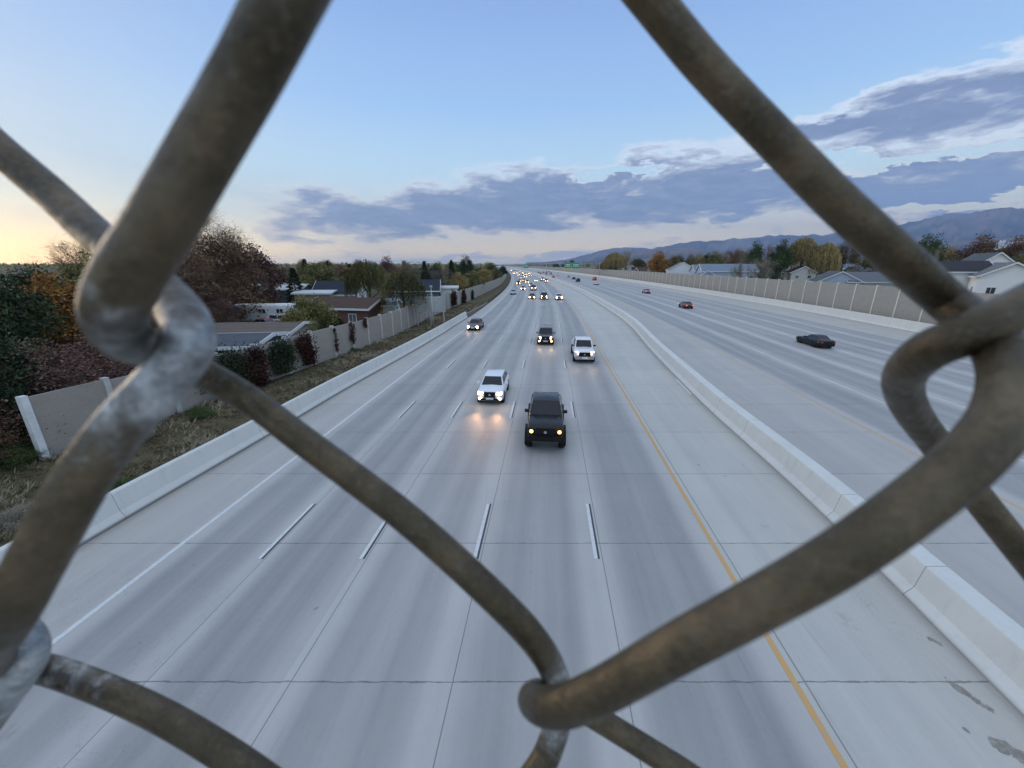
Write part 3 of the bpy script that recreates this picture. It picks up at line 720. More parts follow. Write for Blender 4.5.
# verge tussocks (grass: nobody could count the blades)
b = MB(); rr = random.Random(11)
def tuft(b, x, y, z, h, r, n, tone):
    for i in range(n):
        a = rr.uniform(0,6.28); d = rr.random()*r; px, py = x+math.cos(a)*d, y+math.sin(a)*d
        lean = Vector((math.cos(a)*rr.uniform(.1,.9), math.sin(a)*rr.uniform(.1,.9), 1)).normalized()*h*rr.uniform(.5,1.1)
        k = Vector((-math.sin(a+rr.uniform(-1,1)), math.cos(a), 0))*.016*(1+y*.03)
        p = Vector((px, py, z)); b.add([p-k, p+k, p+lean*.6+k*.6, p+lean+Vector((math.cos(a),math.sin(a),0))*h*.25], [(0,1,2,3)], c=min(1,max(0,tone+rr.uniform(-.2,.2))))
for i in range(5200):
    Y = 3+92*rr.random()**1.7; t = rr.random(); x0, x1 = X_vl(Y)+.15, X_lb(Y)-.75
    x = x0+(x1-x0)*t; z = .5-.26*t
    n1 = mnoise.noise(Vector((x*.35, Y*.35, 2)))
    if n1 < -.28 and rr.random() < .6: continue
    tuft(b, x, Y, z-.03, rr.uniform(.12,.34)*(1+n1), rr.uniform(.08,.3), 11 if Y < 45 else 7, .5+n1*.9)
M['straw'] = mat('dry_grass_blades', rough=.85, fn=leaf_fn((.05,.058,.025),(.20,.165,.09),(.42,.36,.25)), spec=.15)
o = b.build('dry_grass', M['straw'], attr='tone'); tag(o, 'dry straw coloured grass on the left verge', kind='stuff')
for i, (px, py, w, h, lf, lab) in enumerate([(200,418,1.6,.7,'green','low green scrub patch beside the thin wall post'),(145,440,1.5,.6,'pale','bleached tussock left of the barrier, near the wires'),(120,490,1.3,.5,'green','small green scrub patch nearest the barrier'),(232,402,1.6,.6,'plum','brown weed clump above the left barrier'),(30,520,1.7,.6,'pale','bleached tussock at the lower left edge'),(16,465,2.2,.9,'green','green scrub in the lower left behind the wire'),(372,360,2,.5,'pale','straw clump on the verge below the willow'),(400,330,2,.5,'green','low green weeds along the foot of the far wall'),(352,352,1.6,.45,'green','low green weeds below the maroon vines')]):
    X, Y = at(px, py, .45); tree('bush', lf, X, Y, .45+h, w, lab, 'weed_clump', 'weed clumps on the left verge', 'shrub', .35, i % 2)
# ------------------------------------------------------------------ houses
def siding_fn(base):
    def fn(nt, b, geo, tc):
        p = tc.outputs['Object']; x, y, z = nt.sep(p); n = nt.noise(p, .8, 4, .6)
        l = nt.m('LESS_THAN', nt.m('FRACT', nt.m('MULTIPLY', z, 5.0)), .14)
        col = nt.mix(nt.m('MULTIPLY', nt.ss(n, .3, .7), .12), base, tuple(k*.7 for k in base)); col = nt.mix(nt.m('MULTIPLY', l, .3), col, tuple(k*.5 for k in base))
        nt.l.new(col, b.inputs['Base Color'])
    return fn
def roof_fn(base):
    def fn(nt, b, geo, tc):
        p = tc.outputs['Object']; x, y, z = nt.sep(p); n = nt.noise(p, 1.1, 5, .7); f = nt.noise(p, 9, 3, .7)
        l = nt.m('LESS_THAN', nt.m('FRACT', nt.m('MULTIPLY', z, 4.2)), .2)
        col = nt.mix(nt.m('MULTIPLY', nt.ss(n, .3, .7), .35), base, tuple(k*.6 for k in base)); col = nt.mix(nt.m('MULTIPLY', nt.ss(f,.45,.65), .25), col, tuple(k*1.5 for k in base))
        col = nt.mix(nt.m('MULTIPLY', l, .25), col, tuple(k*.5 for k in base)); nt.l.new(col, b.inputs['Base Color'])
    return fn
WALLC = {'cream':(.62,.60,.54),'white':(.88,.89,.87),'blue':(.42,.50,.60),'greyblue':(.50,.55,.62),'tan':(.45,.38,.30),'pink':(.48,.32,.27),'brick':(.22,.10,.07),'teal':(.12,.17,.17)}
ROOFC = {'slate':(.10,.115,.13),'char':(.055,.055,.06),'brown':(.10,.065,.05),'bluegrey':(.22,.27,.33),'navy':(.04,.048,.065),'grey':(.17,.18,.19),'white':(.62,.64,.66),'dust':(.16,.13,.11)}
for k, v in WALLC.items(): M['w_'+k] = mat('siding_'+k, rough=.75, fn=siding_fn(v), spec=.2)
for k, v in ROOFC.items(): M['r_'+k] = mat('shingles_'+k, rough=.9, fn=roof_fn(v), spec=.15)
M['trim'] = mat('white_trim', (.78,.78,.76), .6, var=.05)
M['glass'] = mat('window_glass', (.025,.03,.035), .08, var=.1, spec=.8)
M['curtained'] = mat('curtained_window_glass', (.16,.17,.17), .12, var=.2, spec=.7)
M['brickch'] = mat('chimney_brick', (.20,.11,.08), .9, var=.3, scale=8)
def window(root, x, y, z, w, h, axis, sgn, dark=True):
    """axis 'x': the window faces sgn along x; 'y': along y"""
    fr = MB(); gl = MB(); d = .05
    def bx(mb, a0, a1, z0, z1, o0, o1):
        if axis == 'x': mb.box(min(x+sgn*o0, x+sgn*o1), max(x+sgn*o0, x+sgn*o1), y+a0, y+a1, z+z0, z+z1)
        else: mb.box(x+a0, x+a1, min(y+sgn*o0, y+sgn*o1), max(y+sgn*o0, y+sgn*o1), z+z0, z+z1)
    t = .1
    bx(fr,-w/2-t,-w/2,-h/2-t,h/2+t,.003,d); bx(fr,w/2,w/2+t,-h/2-t,h/2+t,.003,d); bx(fr,-w/2,w/2,h/2,h/2+t,.003,d); bx(fr,-w/2,w/2,-h/2-t,-h/2,.003,d); bx(fr,-.03,.03,-h/2,h/2,.003,d*.8)
    f = fr.build('window', M['trim'], root)
    bx(gl,-w/2,-.032,-h/2,h/2,.004,.02); bx(gl,.032,w/2,-h/2,h/2,.004,.02); gl.build('pane', M['glass'] if dark else M['curtained'], f)
def gable(root, L, W, ez, rz, mw, mr, z0=0, cx=0, cy=0, ridge='x', ov=.45, wall_name='wall', zb=0):
    """block with ridge along its own x; ridge='y' turns it"""
    def T(x, y, z): return (cx+x, cy+y, z) if ridge == 'x' else (cx-y, cy+x, z)
    b = MB(); l, w = L/2, W/2
    V = [T(-l,-w,zb),T(l,-w,zb),T(l,w,zb),T(-l,w,zb),T(-l,-w,ez),T(l,-w,ez),T(l,w,ez),T(-l,w,ez),T(-l,0,rz-.12),T(l,0,rz-.12)]
    b.add(V, [(0,1,5,4),(2,3,7,6),(1,2,6,9,5),(3,0,4,8,7),(0,3,2,1)])
    b.build(wall_name, mw, root)
    s = (rz-ez)/w; r = MB(); lo = ez-s*ov; t = .16; le = l+ov*.8; we = w+ov
    P = [T(-le,-we,lo),T(le,-we,lo),T(le,0,rz),T(-le,0,rz),T(-le,we,lo),T(le,we,lo)]
    Q = [(p[0],p[1],p[2]+t) for p in P]
    r.add(P+Q, [(0,3,2,1),(3,4,5,2),(6,7,8,9),(9,8,11,10),(0,1,7,6),(5,4,10,11)])
    ro = r.build('roof', mr, root)
    tr = MB()                         # white barge boards and fascia
    for e in (-1,1):
        x0 = e*(le+.002); x1 = e*(le+.07)
        for sg in (-1,1):
            A = [T(x0,sg*we,lo-.12),T(x1,sg*we,lo-.12),T(x1,0,rz-.12),T(x0,0,rz-.12),T(x0,sg*we,lo+t+.03),T(x1,sg*we,lo+t+.03),T(x1,0,rz+t+.03),T(x0,0,rz+t+.03)]
            tr.add(A, [(0,1,2,3),(4,7,6,5),(0,4,5,1),(1,5,6,2),(3,2,6,7),(0,3,7,4)])
    for sg in (-1,1):
        y0, y1 = sorted((sg*(we+.003), sg*(we+.09)))
        A = [T(x, y, z) for z in (lo-.1, lo+t+.01) for (x, y) in ((-le,y0),(le,y0),(le,y1),(-le,y1))]
        tr.add(A, [(0,3,2,1),(4,5,6,7),(0,1,5,4),(1,2,6,5),(2,3,7,6),(3,0,4,7)])
    tr.build('trim', M['trim'], ro)
    return ro
def chimney(ro, x, y, z0, z1, m='brickch'):
    b = MB(); b.box(x-.35,x+.35,y-.3,y+.3,z0,z1); b.box(x-.42,x+.42,y-.37,y+.37,z1+.002,z1+.12); b.build('chimney', M[m], ro)
def house(px, pyp, Y, L, W, wall, roof, label, rz=0, ridge='x', storeys=2, chim=False, wing=None, name='house', group='houses behind the right sound wall', zpeak=None, eave=None):
    if px > 540: Y = clear_right(atY(px, pyp, Y)[0], Y, 5+max(L,W)*.6)
    X, Zp = atY(px, pyp, Y); Zp = zpeak or max(Zp, 4.0)
    root = empty(name, (X, Y, .3), rz); tag(root, label, 'house', group)
    P = Zp-.3; rise = min(W*.27, P*.42); ez = eave or P-rise
    ro = gable(root, L, W, ez, P, M['w_'+wall], M['r_'+roof], ridge=ridge)
    if chim: chimney(ro, (L*.2 if ridge == 'x' else 0), (0 if ridge == 'x' else L*.2), P-.6, P+.9)
    l, w = (L/2, W/2) if ridge == 'x' else (W/2, L/2)
    rows = [1.5] if ez < 4.2 else [1.5, min(4.2, ez-.9)]
    for z in rows:
        n = max(1, int(2*l/3.6))
        for i in range(n):
            window(root, -l+(i+.5)*2*l/n, -w, z, 1.1, 1.1, 'y', -1, (i*7+int(px)) % 3 != 0)
        n = max(1, int(2*w/4))
        for i in range(n): window(root, -l, -w+(i+.5)*2*w/n, z, 1.0, 1.1, 'x', -1, (i+int(px)) % 2 == 0)
    if wing:
        wx, wy, wl, ww, wez, wrz, wr = wing; gable(root, wl, ww, wez, wrz, M['w_'+wall], M['r_'+wr], cx=wx, cy=wy, ridge='y' if ridge == 'x' else 'x')
        window(root, wx, wy-(wl/2 if ridge == 'x' else ww/2), wez-1.0, 1.1, 1.1, 'y', -1)
    return root
house(801, 266.5, 165, 15, 8, 'cream', 'slate', 'cream gabled house with dark roof left of the pale blue gable', rz=rad(-25), chim=False, ridge='y', wing=None)
house(822, 268.5, 172, 13, 9, 'cream', 'char', 'charcoal roofed house between the cream and pale blue gables', rz=rad(-10))
house(836.5, 271.5, 122, 12, 10.5, 'greyblue', 'slate', 'pale blue gabled house facing the sound wall', rz=rad(-25), ridge='y')
house(803, 256.5, 200, 15, 10, 'cream', 'char', 'dark roofed two storey house under the golden willows', rz=rad(15), chim=True, wing=(4,-4,7,6,6.5,9.5,'char'))
house(851, 264, 190, 11, 9, 'white', 'bluegrey', 'white two storey house beside the thick wire', rz=rad(-20), ridge='y')
house(862, 267, 172, 11, 8, 'white', 'grey', 'white house partly behind the thick wire', rz=rad(10))
house(871, 272.5, 118, 14, 9, 'cream', 'grey', 'cream walled house with flat looking grey roof right of the pale blue gable', rz=rad(-15))
house(988, 252.5, 96, 13, 11, 'white', 'slate', 'large white house with slate roof at right above the looped wire', rz=rad(-32), ridge='y', wing=(-5,-6,9,7,5.4,7.6,'slate'), zpeak=11.6, eave=6.6)
house(957, 261.5, 84, 9, 7, 'white', 'char', 'white house with small dark roof beside the looped wire', rz=rad(-20), ridge='x')
house(1006, 262.5, 78, 12, 8, 'white', 'grey', 'nearest white gabled house with two dark windows at right', rz=rad(-38), ridge='y', zpeak=9.4, eave=6.8)
house(682, 262.5, 185, 11, 12, 'white', 'grey', 'white wide gabled house left of the long blue house', rz=rad(-15), ridge='y')
house(727, 264.3, 150, 19, 9, 'blue', 'bluegrey', 'long pale blue house with blue grey roof', rz=rad(-12), wing=(-8,-3,8,7,4.3,6.6,'bluegrey'))
house(708, 265, 175, 12, 9, 'blue', 'bluegrey', 'small blue house behind the long pale blue house', rz=rad(-10))
house(658, 267, 230, 9, 8, 'blue', 'slate', 'small blue house below the orange tree', rz=rad(-10))
house(630, 264.5, 280, 9, 9, 'white', 'bluegrey', 'small far white house beside a dark roof', rz=rad(-10), ridge='y')
house(638, 267, 270, 8, 8, 'cream', 'char', 'small far house with black roof', rz=rad(-10))
house(618, 267, 300, 13, 8, 'cream', 'grey', 'small far cream house near the green signs', rz=rad(-10))
house(592, 266, 330, 11, 9, 'pink', 'dust', 'small far pinkish house right of the green overhead signs', rz=rad(-5), ridge='y')
house(605, 268, 330, 14, 8, 'tan', 'brown', 'small far tan house right of the pinkish house', rz=rad(-5))
house(645, 268, 250, 10, 8, 'brick', 'brown', 'small far brick house beside the small blue house', rz=rad(5))
HL = 'houses behind the left sound wall'
def lhouse(px, pyp, Y, L, W, wall, roof, label, **k): house(px, pyp, Y, L, W, wall, roof, label, group=HL, **k)
lhouse(238, 322, 40, 12, 9, 'tan', 'dust', 'low house with dusty brown roof and white fascia near the wall', rz=rad(8), zpeak=3.3, eave=2.4)
lhouse(212, 336, 33, 9, 6, 'teal', 'slate', 'low teal roofed outbuilding beside the dark wall shrub', rz=rad(8), zpeak=3.3, eave=2.6)
lhouse(340, 287, 88, 9, 8, 'white', 'navy', 'white walled house with navy roof above the awning roof', rz=rad(5), zpeak=5.6, eave=2.9)
lhouse(350, 302, 60, 10, 7, 'brick', 'brown', 'dark brown roofed house with white fascia behind the wall', rz=rad(-12), zpeak=4.3, eave=2.9)
lhouse(277, 296, 98, 15, 9, 'teal', 'white', 'dark walled house with a pale roof left of the spruce', rz=rad(5), zpeak=4.6, eave=3.2)
lhouse(240, 300, 92, 14, 9, 'brick', 'char', 'dark brick house behind the parked white car', rz=rad(5), zpeak=4.4, eave=3)
lhouse(414, 284, 98, 12, 9, 'teal', 'navy', 'dark blue roofed house behind the sign back', rz=rad(8), zpeak=5.5, eave=3)
lhouse(449, 291, 100, 4, 3, 'white', 'white', 'small white roofed shed right of the sign back', rz=rad(5), zpeak=4.0, eave=3.4)
lhouse(380, 305, 62, 5, 5, 'white', 'bluegrey', 'tiny white shed beside the yellow bush', rz=rad(5), zpeak=4.0, eave=3)
lhouse(318, 297, 84, 7, 6, 'tan', 'white', 'small tan shed with white roof edge left of the navy roof', rz=rad(5), zpeak=3.9, eave=3.2)
# white town on the foothills
rr = random.Random(3)
for i in range(16):
    az = rad(rr.uniform(49.2, 52.8)); r = rr.uniform(5300, 6100); x, y = math.sin(az)*r, math.cos(az)*r
    el = rr.uniform(1.35, 2.0); z = H+r*math.tan(rad(el))
    root = empty('hillside_building', (x, y, z), rr.uniform(0,3)); tag(root, 'tiny white building high on the hazy foothill at right', 'building', 'white buildings on the foothill')
    L, W, hh = rr.uniform(25,55), rr.uniform(18,30), rr.uniform(9,20)
    gable(root, L, W, hh, hh+4, M['w_white'], M['r_grey'], zb=-60)
# long parked trailer
def trailer(px, py, Y, L, label, rz):
    X, Z = atY(px, py, Y); root = empty('travel_trailer', (X, Y, .3), rz); tag(root, label, 'trailer')
    b = MB(); prof = [(-1.2,.6),(-1.25,1.2),(-1.25,2.7),(-1.05,2.95),(1.05,2.95),(1.25,2.7),(1.25,1.2),(1.2,.6)]
    n = len(prof); V = [(x, y, z) for x in (-L/2, -L/2+.3, L/2-.3, L/2) for (y, z) in [(p[0]*(1 if abs(x) < L/2-.1 else .9), .6+(p[1]-.6)*(1 if abs(x) < L/2-.1 else .93)) for p in prof]]
    Fc = [(i*n+k, i*n+(k+1)%n, (i+1)*n+(k+1)%n, (i+1)*n+k) for i in range(3) for k in range(n)]+[tuple(range(n))[::-1], tuple(3*n+k for k in range(n))]
    b.add(V, Fc); b.build('body', M['w_white'], root)
    for x in (-.9,.2): 
        for y in (-1.12,1.12):
            w = MB(); w.tube([(x+.1,y-.12,.35),(x+.1,y+.12,.35)], .35, 14); w.build('wheel', M['tyre'], root)
    for x in (-L*.3, 0, L*.28): window(root, x, -1.25, 1.95, .9, .6, 'y', -1)
    b = MB(); b.tube([(L/2,0,.55),(L/2+1.1,0,.5)], .06, 6); b.build('tow_bar', M['chrome'], root)
# ------------------------------------------------------------------ vehicles
def paint(name, col, rough=.28, metal=.0): return mat(name, col, rough, metal, var=.05, scale=1.5, coat=.7)
M['tyre'] = mat('tyre_rubber', (.010,.010,.011), .85, var=.2, spec=.2)
M['chrome'] = mat('metal_trim', (.55,.56,.58), .25, 1.0)
M['rim'] = mat('wheel_rim', (.5,.51,.53), .3, .9)
M['rimdark'] = mat('dark_wheel_rim', (.05,.05,.055), .4, .6)
M['cglass'] = mat('car_glass', (.004,.007,.014), .08, var=.1, spec=.5)
M['black'] = mat('black_plastic', (.007,.007,.008), .55, spec=.25)
M['plate'] = mat('licence_plate', (.7,.72,.74), .5)
M['lampw'] = mat('headlamp_lit', (.9,.85,.75), .2, emit=(1.0,.64,.32), estr=20)
M['lampo'] = mat('amber_headlamp_lit', (.9,.6,.3), .2, emit=(1.0,.30,.05), estr=6)
M['lampoff'] = mat('headlamp_unlit', (.55,.57,.6), .1, spec=.9)
M['tail'] = mat('tail_lamp_lit', (.5,.03,.03), .3, emit=(1.0,.09,.05), estr=2.2)
M['tailoff'] = mat('tail_lamp_unlit', (.30,.03,.03), .25)
PAINT = {'black':mat('black_paint',(.003,.004,.007),.2,var=.05,spec=.45),'white':paint('white_paint',(.80,.82,.84)),'silver':paint('silver_paint',(.50,.52,.55),.25,.5),
 'charcoal':paint('charcoal_paint',(.06,.065,.075)),'maroon':paint('maroon_paint',(.09,.018,.02)),'red':paint('red_paint',(.33,.04,.035)),'paleblue':paint('pale_blue_paint',(.42,.55,.68)),
 'brown':paint('brown_paint',(.11,.075,.06)),'green':paint('dark_green_paint',(.012,.03,.022)),'grey':paint('grey_paint',(.22,.22,.24))}
# front of every vehicle points to -Y; origin on the road under its centre
STY = {
 # stations (y, bottom, top, halfwidth); greenhouse (y base front, y roof front, y roof rear, y base rear, z base, z roof, hw base, hw roof); wheels y, radius; length
 'sedan': dict(st=[(-2.35,.38,.62,.72),(-2.25,.26,.72,.84),(-1.9,.22,.80,.90),(-1.0,.20,.92,.92),(0,.20,.95,.92),(1.2,.20,.98,.92),(2.0,.24,1.0,.89),(2.28,.30,.94,.83),(2.36,.42,.82,.74)],
      gh=(-1.05,-.28,1.05,1.85,.92,1.42,.80,.60), wy=(-1.45,1.40), wr=.33, hl=(.66,.60), grille=(.40,.48,.30), half=2.36),
 'crossover': dict(st=[(-2.28,.42,.80,.72),(-2.2,.28,.92,.85),(-1.85,.25,1.0,.92),(-1.0,.24,1.08,.93),(0,.24,1.10,.93),(1.2,.24,1.12,.93),(2.0,.28,1.12,.91),(2.25,.36,1.05,.86),(2.3,.5,.95,.8)],
      gh=(-1.15,-.40,1.35,2.05,1.08,1.56,.83,.64), wy=(-1.42,1.38), wr=.36, hl=(.68,.82), grille=(.38,.60,.45), half=2.3),
 'suv': dict(st=[(-2.4,.45,.95,.76),(-2.33,.32,1.08,.9),(-1.95,.28,1.14,.96),(-1.0,.28,1.18,.97),(0,.28,1.2,.97),(1.5,.28,1.2,.97),(2.3,.32,1.2,.95),(2.45,.42,1.1,.9)],
      gh=(-1.15,-.6,2.15,2.42,1.16,1.82,.87,.74), wy=(-1.5,1.5), wr=.39, hl=(.72,.9), grille=(.42,.68,.5), half=2.4),
 'pickup': dict(st=[(-2.95,.55,1.02,.80),(-2.88,.42,1.2,.96),(-2.4,.38,1.26,1.0),(-1.4,.38,1.30,1.0),(0,.38,1.32,1.0),(1.0,.38,1.32,1.0),(2.7,.42,1.32,1.0),(2.9,.5,1.28,.97)],
      gh=(-1.45,-.85,1.0,1.15,1.30,1.95,.90,.76), wy=(-1.95,1.75), wr=.42, hl=(.78,1.02), grille=(.55,.72,.5), half=2.95, bed=(1.25,2.8)),
 'lifted': dict(st=[(-2.5,.82,1.28,.76),(-2.42,.70,1.42,.88),(-1.95,.66,1.48,.93),(-1.1,.66,1.52,.94),(0,.66,1.54,.94),(.9,.66,1.54,.94),(2.45,.70,1.54,.94),(2.6,.78,1.5,.9)],
      gh=(-1.15,-.55,.85,.98,1.52,2.12,.85,.70), wy=(-1.6,1.6), wr=.46, hl=(.70,1.16), grille=(.46,.98,.5), half=2.5, bed=(1.05,2.5), flare=True),
 'coupe': dict(st=[(-2.35,.34,.58,.70),(-2.25,.22,.68,.84),(-1.8,.18,.76,.92),(-.9,.17,.86,.93),(0,.17,.90,.92),(1.0,.17,.92,.93),(1.9,.2,.94,.92),(2.25,.28,.90,.84),(2.35,.4,.8,.74)],
      gh=(-.75,.05,.95,1.75,.86,1.30,.76,.56), wy=(-1.4,1.35), wr=.34, hl=(.68,.56), grille=(.4,.4,.28), half=2.35),
}
def make_vehicle(style, body, lamp='lampw', tail='tail', rim='rim', roof_m=None, name=None):
    S = STY[style]; bm = PAINT[body]; root = empty(name or {'sedan':'sedan_car','crossover':'crossover_car','suv':'suv_car','pickup':'pickup_truck','lifted':'pickup_truck','coupe':'coupe_car'}[style])
    b = MB(); ring = []
    for (y, z0, z1, w) in S['st']:
        h = z1-z0
        half = [(0,z0),(w*.86,z0),(w*.97,z0+.12*h),(w,z0+.45*h),(w*.985,z0+.74*h),(w*.93,z0+.92*h),(w*.80,z1),(0,z1+.03)]
        ring.append([(x, y, z) for x, z in half]+[(-x, y, z) for x, z in half[1:-1][::-1]])
    n = len(ring[0]); V = [p for r in ring for p in r]
    Fc = [(i*n+k, i*n+(k+1)%n, (i+1)*n+(k+1)%n, (i+1)*n+k) for i in range(len(ring)-1) for k in range(n)]
    b.add(V, Fc, smooth=True); b.add(ring[0], [tuple(range(n))[::-1]]); b.add(ring[-1], [tuple(range(n))])
    g0,g1,g2,g3,zb,zr,wb,wr_ = S['gh']; zb -= .04
    P = [(-wb,g0,zb),(wb,g0,zb),(wb,g3,zb),(-wb,g3,zb),(-wr_,g1,zr),(wr_,g1,zr),(wr_,g2,zr),(-wr_,g2,zr)]
    b.add(P, [(0,1,5,4),(1,2,6,5),(2,3,7,6),(3,0,4,7)])
    ym = (g1+g2)/2                      # crowned roof
    RV = []; rx = [-1,-.82,0,.82,1]; ry = [g1,g1+.12,ym,g2-.12,g2]
    for j, y in enumerate(ry):
        for i, x in enumerate(rx): RV.append((x*wr_, y, zr+(.045 if 0 < j < 4 else 0)*(1-abs(x)**4)+(.02 if j == 2 else 0)*(1-abs(x)**2)))
    b.add(RV, [(j*5+i, j*5+i+1, j*5+i+6, j*5+i+5) for j in range(4) for i in range(4)], smooth=True)
    b.build('body', bm, root)
    def quad_inset(A, B, Cc, D, s, t, out, nm, m):
        A, B, Cc, D = map(Vector, (A, B, Cc, D)); nn = (B-A).cross(D-A).normalized(); cen = (A+B+Cc+D)/4
        if nn.dot(Vector(out)) < 0: nn = -nn
        def q(u, v): return (A*(1-u)+B*u)*(1-v)+(D*(1-u)+Cc*u)*v+nn*.012
        mb = MB(); F4 = [q(s,t),q(1-s,t),q(1-s,1-t),q(s,1-t)]; mb.add(F4+[p-nn*.008 for p in F4], [(0,1,2,3),(7,6,5,4),(0,4,5,1),(1,5,6,2),(2,6,7,3),(3,7,4,0)]); return mb.build(nm, m, root)
    quad_inset(P[0],P[1],P[5],P[4], .055,.07,(0,-1,.5),'windshield',M['cglass'])
    quad_inset(P[3],P[2],P[6],P[7], .09,.12,(0,1,.5),'rear_window',M['cglass'])
    for sx in (-1,1):
        a0,a1,a2,a3 = (P[1],P[2],P[6],P[5]) if sx > 0 else (P[0],P[3],P[7],P[4])
        A,B_,C_,D_ = map(Vector,(a0,a1,a2,a3)); mid0 = A.lerp(B_,.5); mid1 = D_.lerp(C_,.5)
        quad_inset(A,mid0,mid1,D_, .07,.14,(sx,0,.3),'side_window',M['cglass']); quad_inset(mid0,B_,C_,mid1, .06,.14,(sx,0,.3),'side_window',M['cglass'])
    yf = -S['half']; hx, hz = S['hl']; gw, gz, gh_ = S['grille']
    w0 = S['st'][1][3]
    for sx in (-1,1):
        mb = MB(); x0, x1 = sorted((sx*(hx-.16), sx*(hx+.13)))
        zt = .13 if style in ('pickup','lifted','suv') else .085
        mb.add([(x0,yf-.03 if sx > 0 else yf+.06,hz-zt),(x1,yf+.06 if sx > 0 else yf-.03,hz-zt),(x1,yf+.09 if sx > 0 else yf-.01,hz+zt),(x0,yf-.01 if sx > 0 else yf+.09,hz+zt),(x0,yf+.3,hz-zt),(x1,yf+.3,hz-zt),(x1,yf+.3,hz+zt),(x0,yf+.3,hz+zt)],
               [(0,1,2,3),(0,4,5,1),(1,5,6,2),(2,6,7,3),(3,7,4,0)])
        if style == 'lifted':
            mb = MB(); mb.tube([(sx*hx,yf-.02,hz),(sx*hx,yf+.2,hz)], .09, 16)
        mb.build('headlight', M[lamp], root)
        mb = MB(); x0, x1 = sorted((sx*(hx-.14), sx*(hx+.08))); z = S['st'][-2][2]-.2; yr = S['st'][-1][0]
        mb.box(x0, x1, yr-.28, yr+.015, z-.09-(.12 if style in ('pickup','lifted','suv') else 0), z+.08); mb.build('tail_light', M[tail], root)
        mb = MB(); mx = S['gh'][6]+.12; my = g0+.35; mz = zb+.14
        mb.obox((sx*(mx+.07), my, mz), (.10,0,0), (0,.055,0), (0,0,.08)); mb.obox((sx*(mx), my+.02, mz-.03), (.1,0,0), (0,.03,0), (0,0,.03)); mb.build('side_mirror', bm if body != 'white' or style != 'pickup' else M['black'], root)
    mb = MB(); mb.box(-gw, gw, yf-.012, yf+.25, gz-gh_*.18, gz+gh_*.72); mb.build('grille', M['black'] if body in ('black','white','charcoal') else M['chrome'], root)
    mb = MB(); wB = w0*.93; zB = S['st'][0][1]
    if style in ('pickup','lifted'):
        mb.box(-wB, wB, yf-.13, yf+.16, zB-.14, zB+.14); mb.build('bumper', M['chrome'] if style == 'pickup' else M['black'], root)
    else:
        mb.box(-wB*.8, wB*.8, yf-.02, yf+.2, zB-.08, zB+.08); mb.build('bumper', M['black'], root)
        for sx in (-1,1):
            mb = MB(); mb.obox((sx*wB*.82, yf+.02, zB+.05), (.1,0,0), (0,.03,0), (0,0,.05)); mb.build('fog_light', M['lampoff'] if lamp == 'lampoff' else M['lampw'], root)
    mb = MB(); mb.box(-.26,.26,yf-.155,yf-.12,zB-.06,zB+.10) if style in ('pickup','lifted') else mb.box(-.26,.26,yf-.04,yf-.022,zB-.0,zB+.13); mb.build('license_plate', M['plate'] if style != 'lifted' else M['black'], root)
    mb = MB(); yr = S['st'][-1][0]; zR = S['st'][-1][1]
    mb.box(-wB*.9, wB*.9, yr-.1, yr+.06, zR-.12, zR+.06); mb.build('rear_bumper', M['black'] if style != 'pickup' else M['chrome'], root)
    mb = MB(); mb.tube([(0,yf-.025,gz+gh_*.3),(0,yf-.012,gz+gh_*.3)], .075, 14); mb.build('badge', M['chrome'], root)
    tw = .17 if style == 'lifted' else .12; xo = w0+.02 if style != 'lifted' else w0+.12
    for sx in (-1,1):
        for wy in S['wy']:
            rr_ = S['wr']; ar = MB(); ar.tube([(sx*(w0*.80),wy,rr_),(sx*(w0+.085),wy,rr_)], rr_+.07, 20)
            ar.build('wheel_arch', M['black'], root)
            wh = MB(); xc = sx*(xo-tw+.07); prof = [(tw*.5,rr_*.62),(tw*.98,rr_*.8),(tw,rr_*.9),(tw*.8,rr_),(-tw*.8,rr_),(-tw,rr_*.9),(-tw,rr_*.5)]
            V = []; N = 20
            for (dx, r_) in prof:
                for k in range(N): a = 2*math.pi*k/N; V.append((xc+sx*dx, wy+math.cos(a)*r_, rr_+math.sin(a)*r_))
            wh.add(V, [(i*N+k, i*N+(k+1)%N, (i+1)*N+(k+1)%N, (i+1)*N+k) for i in range(len(prof)-1) for k in range(N)], smooth=True)
            t = wh.build('wheel', M['tyre'], root)
            rm = MB(); rm.tube([(xc+sx*tw*.2,wy,rr_),(xc+sx*tw*.55,wy,rr_)], rr_*.22, 10)
            for k in range(5):
                a = k*1.2566; d = Vector((0, math.cos(a), math.sin(a))); q = Vector((0,-math.sin(a),math.cos(a)))
                rm.obox(Vector((xc+sx*tw*.42, wy, rr_))+d*rr_*.4, (tw*.1,0,0), d*rr_*.26, q*rr_*.13)
            N = 20; V = []
            for (dx, r_) in ((.62,rr_*.66),(.62,rr_*.58),(.2,rr_*.58)):
                for k in range(N): a = 2*math.pi*k/N; V.append((xc+sx*dx*tw, wy+math.cos(a)*r_, rr_+math.sin(a)*r_))
            rm.add(V, [(i*N+k, i*N+(k+1)%N, (i+1)*N+(k+1)%N, (i+1)*N+k) for i in range(2) for k in range(N)])
            rm.build('rim', M[rim], t)
            if S.get('flare'):
                fl = MB(); N = 12; V = []
                for k in range(N+1):
                    a = math.pi*k/N
                    for (dx, dr) in ((-.08,.06),(.16,.05),(.17,.12),(-.08,.13)): V.append((sx*(w0+dx), wy+math.cos(a)*(rr_+dr+.02), rr_+math.sin(a)*(rr_+dr+.1)))
                fl.add(V, [(k*4+j, k*4+(j+1)%4, k*4+4+(j+1)%4, k*4+4+j) for k in range(N) for j in range(4)]); fl.build('fender_flare', M['black'], root)
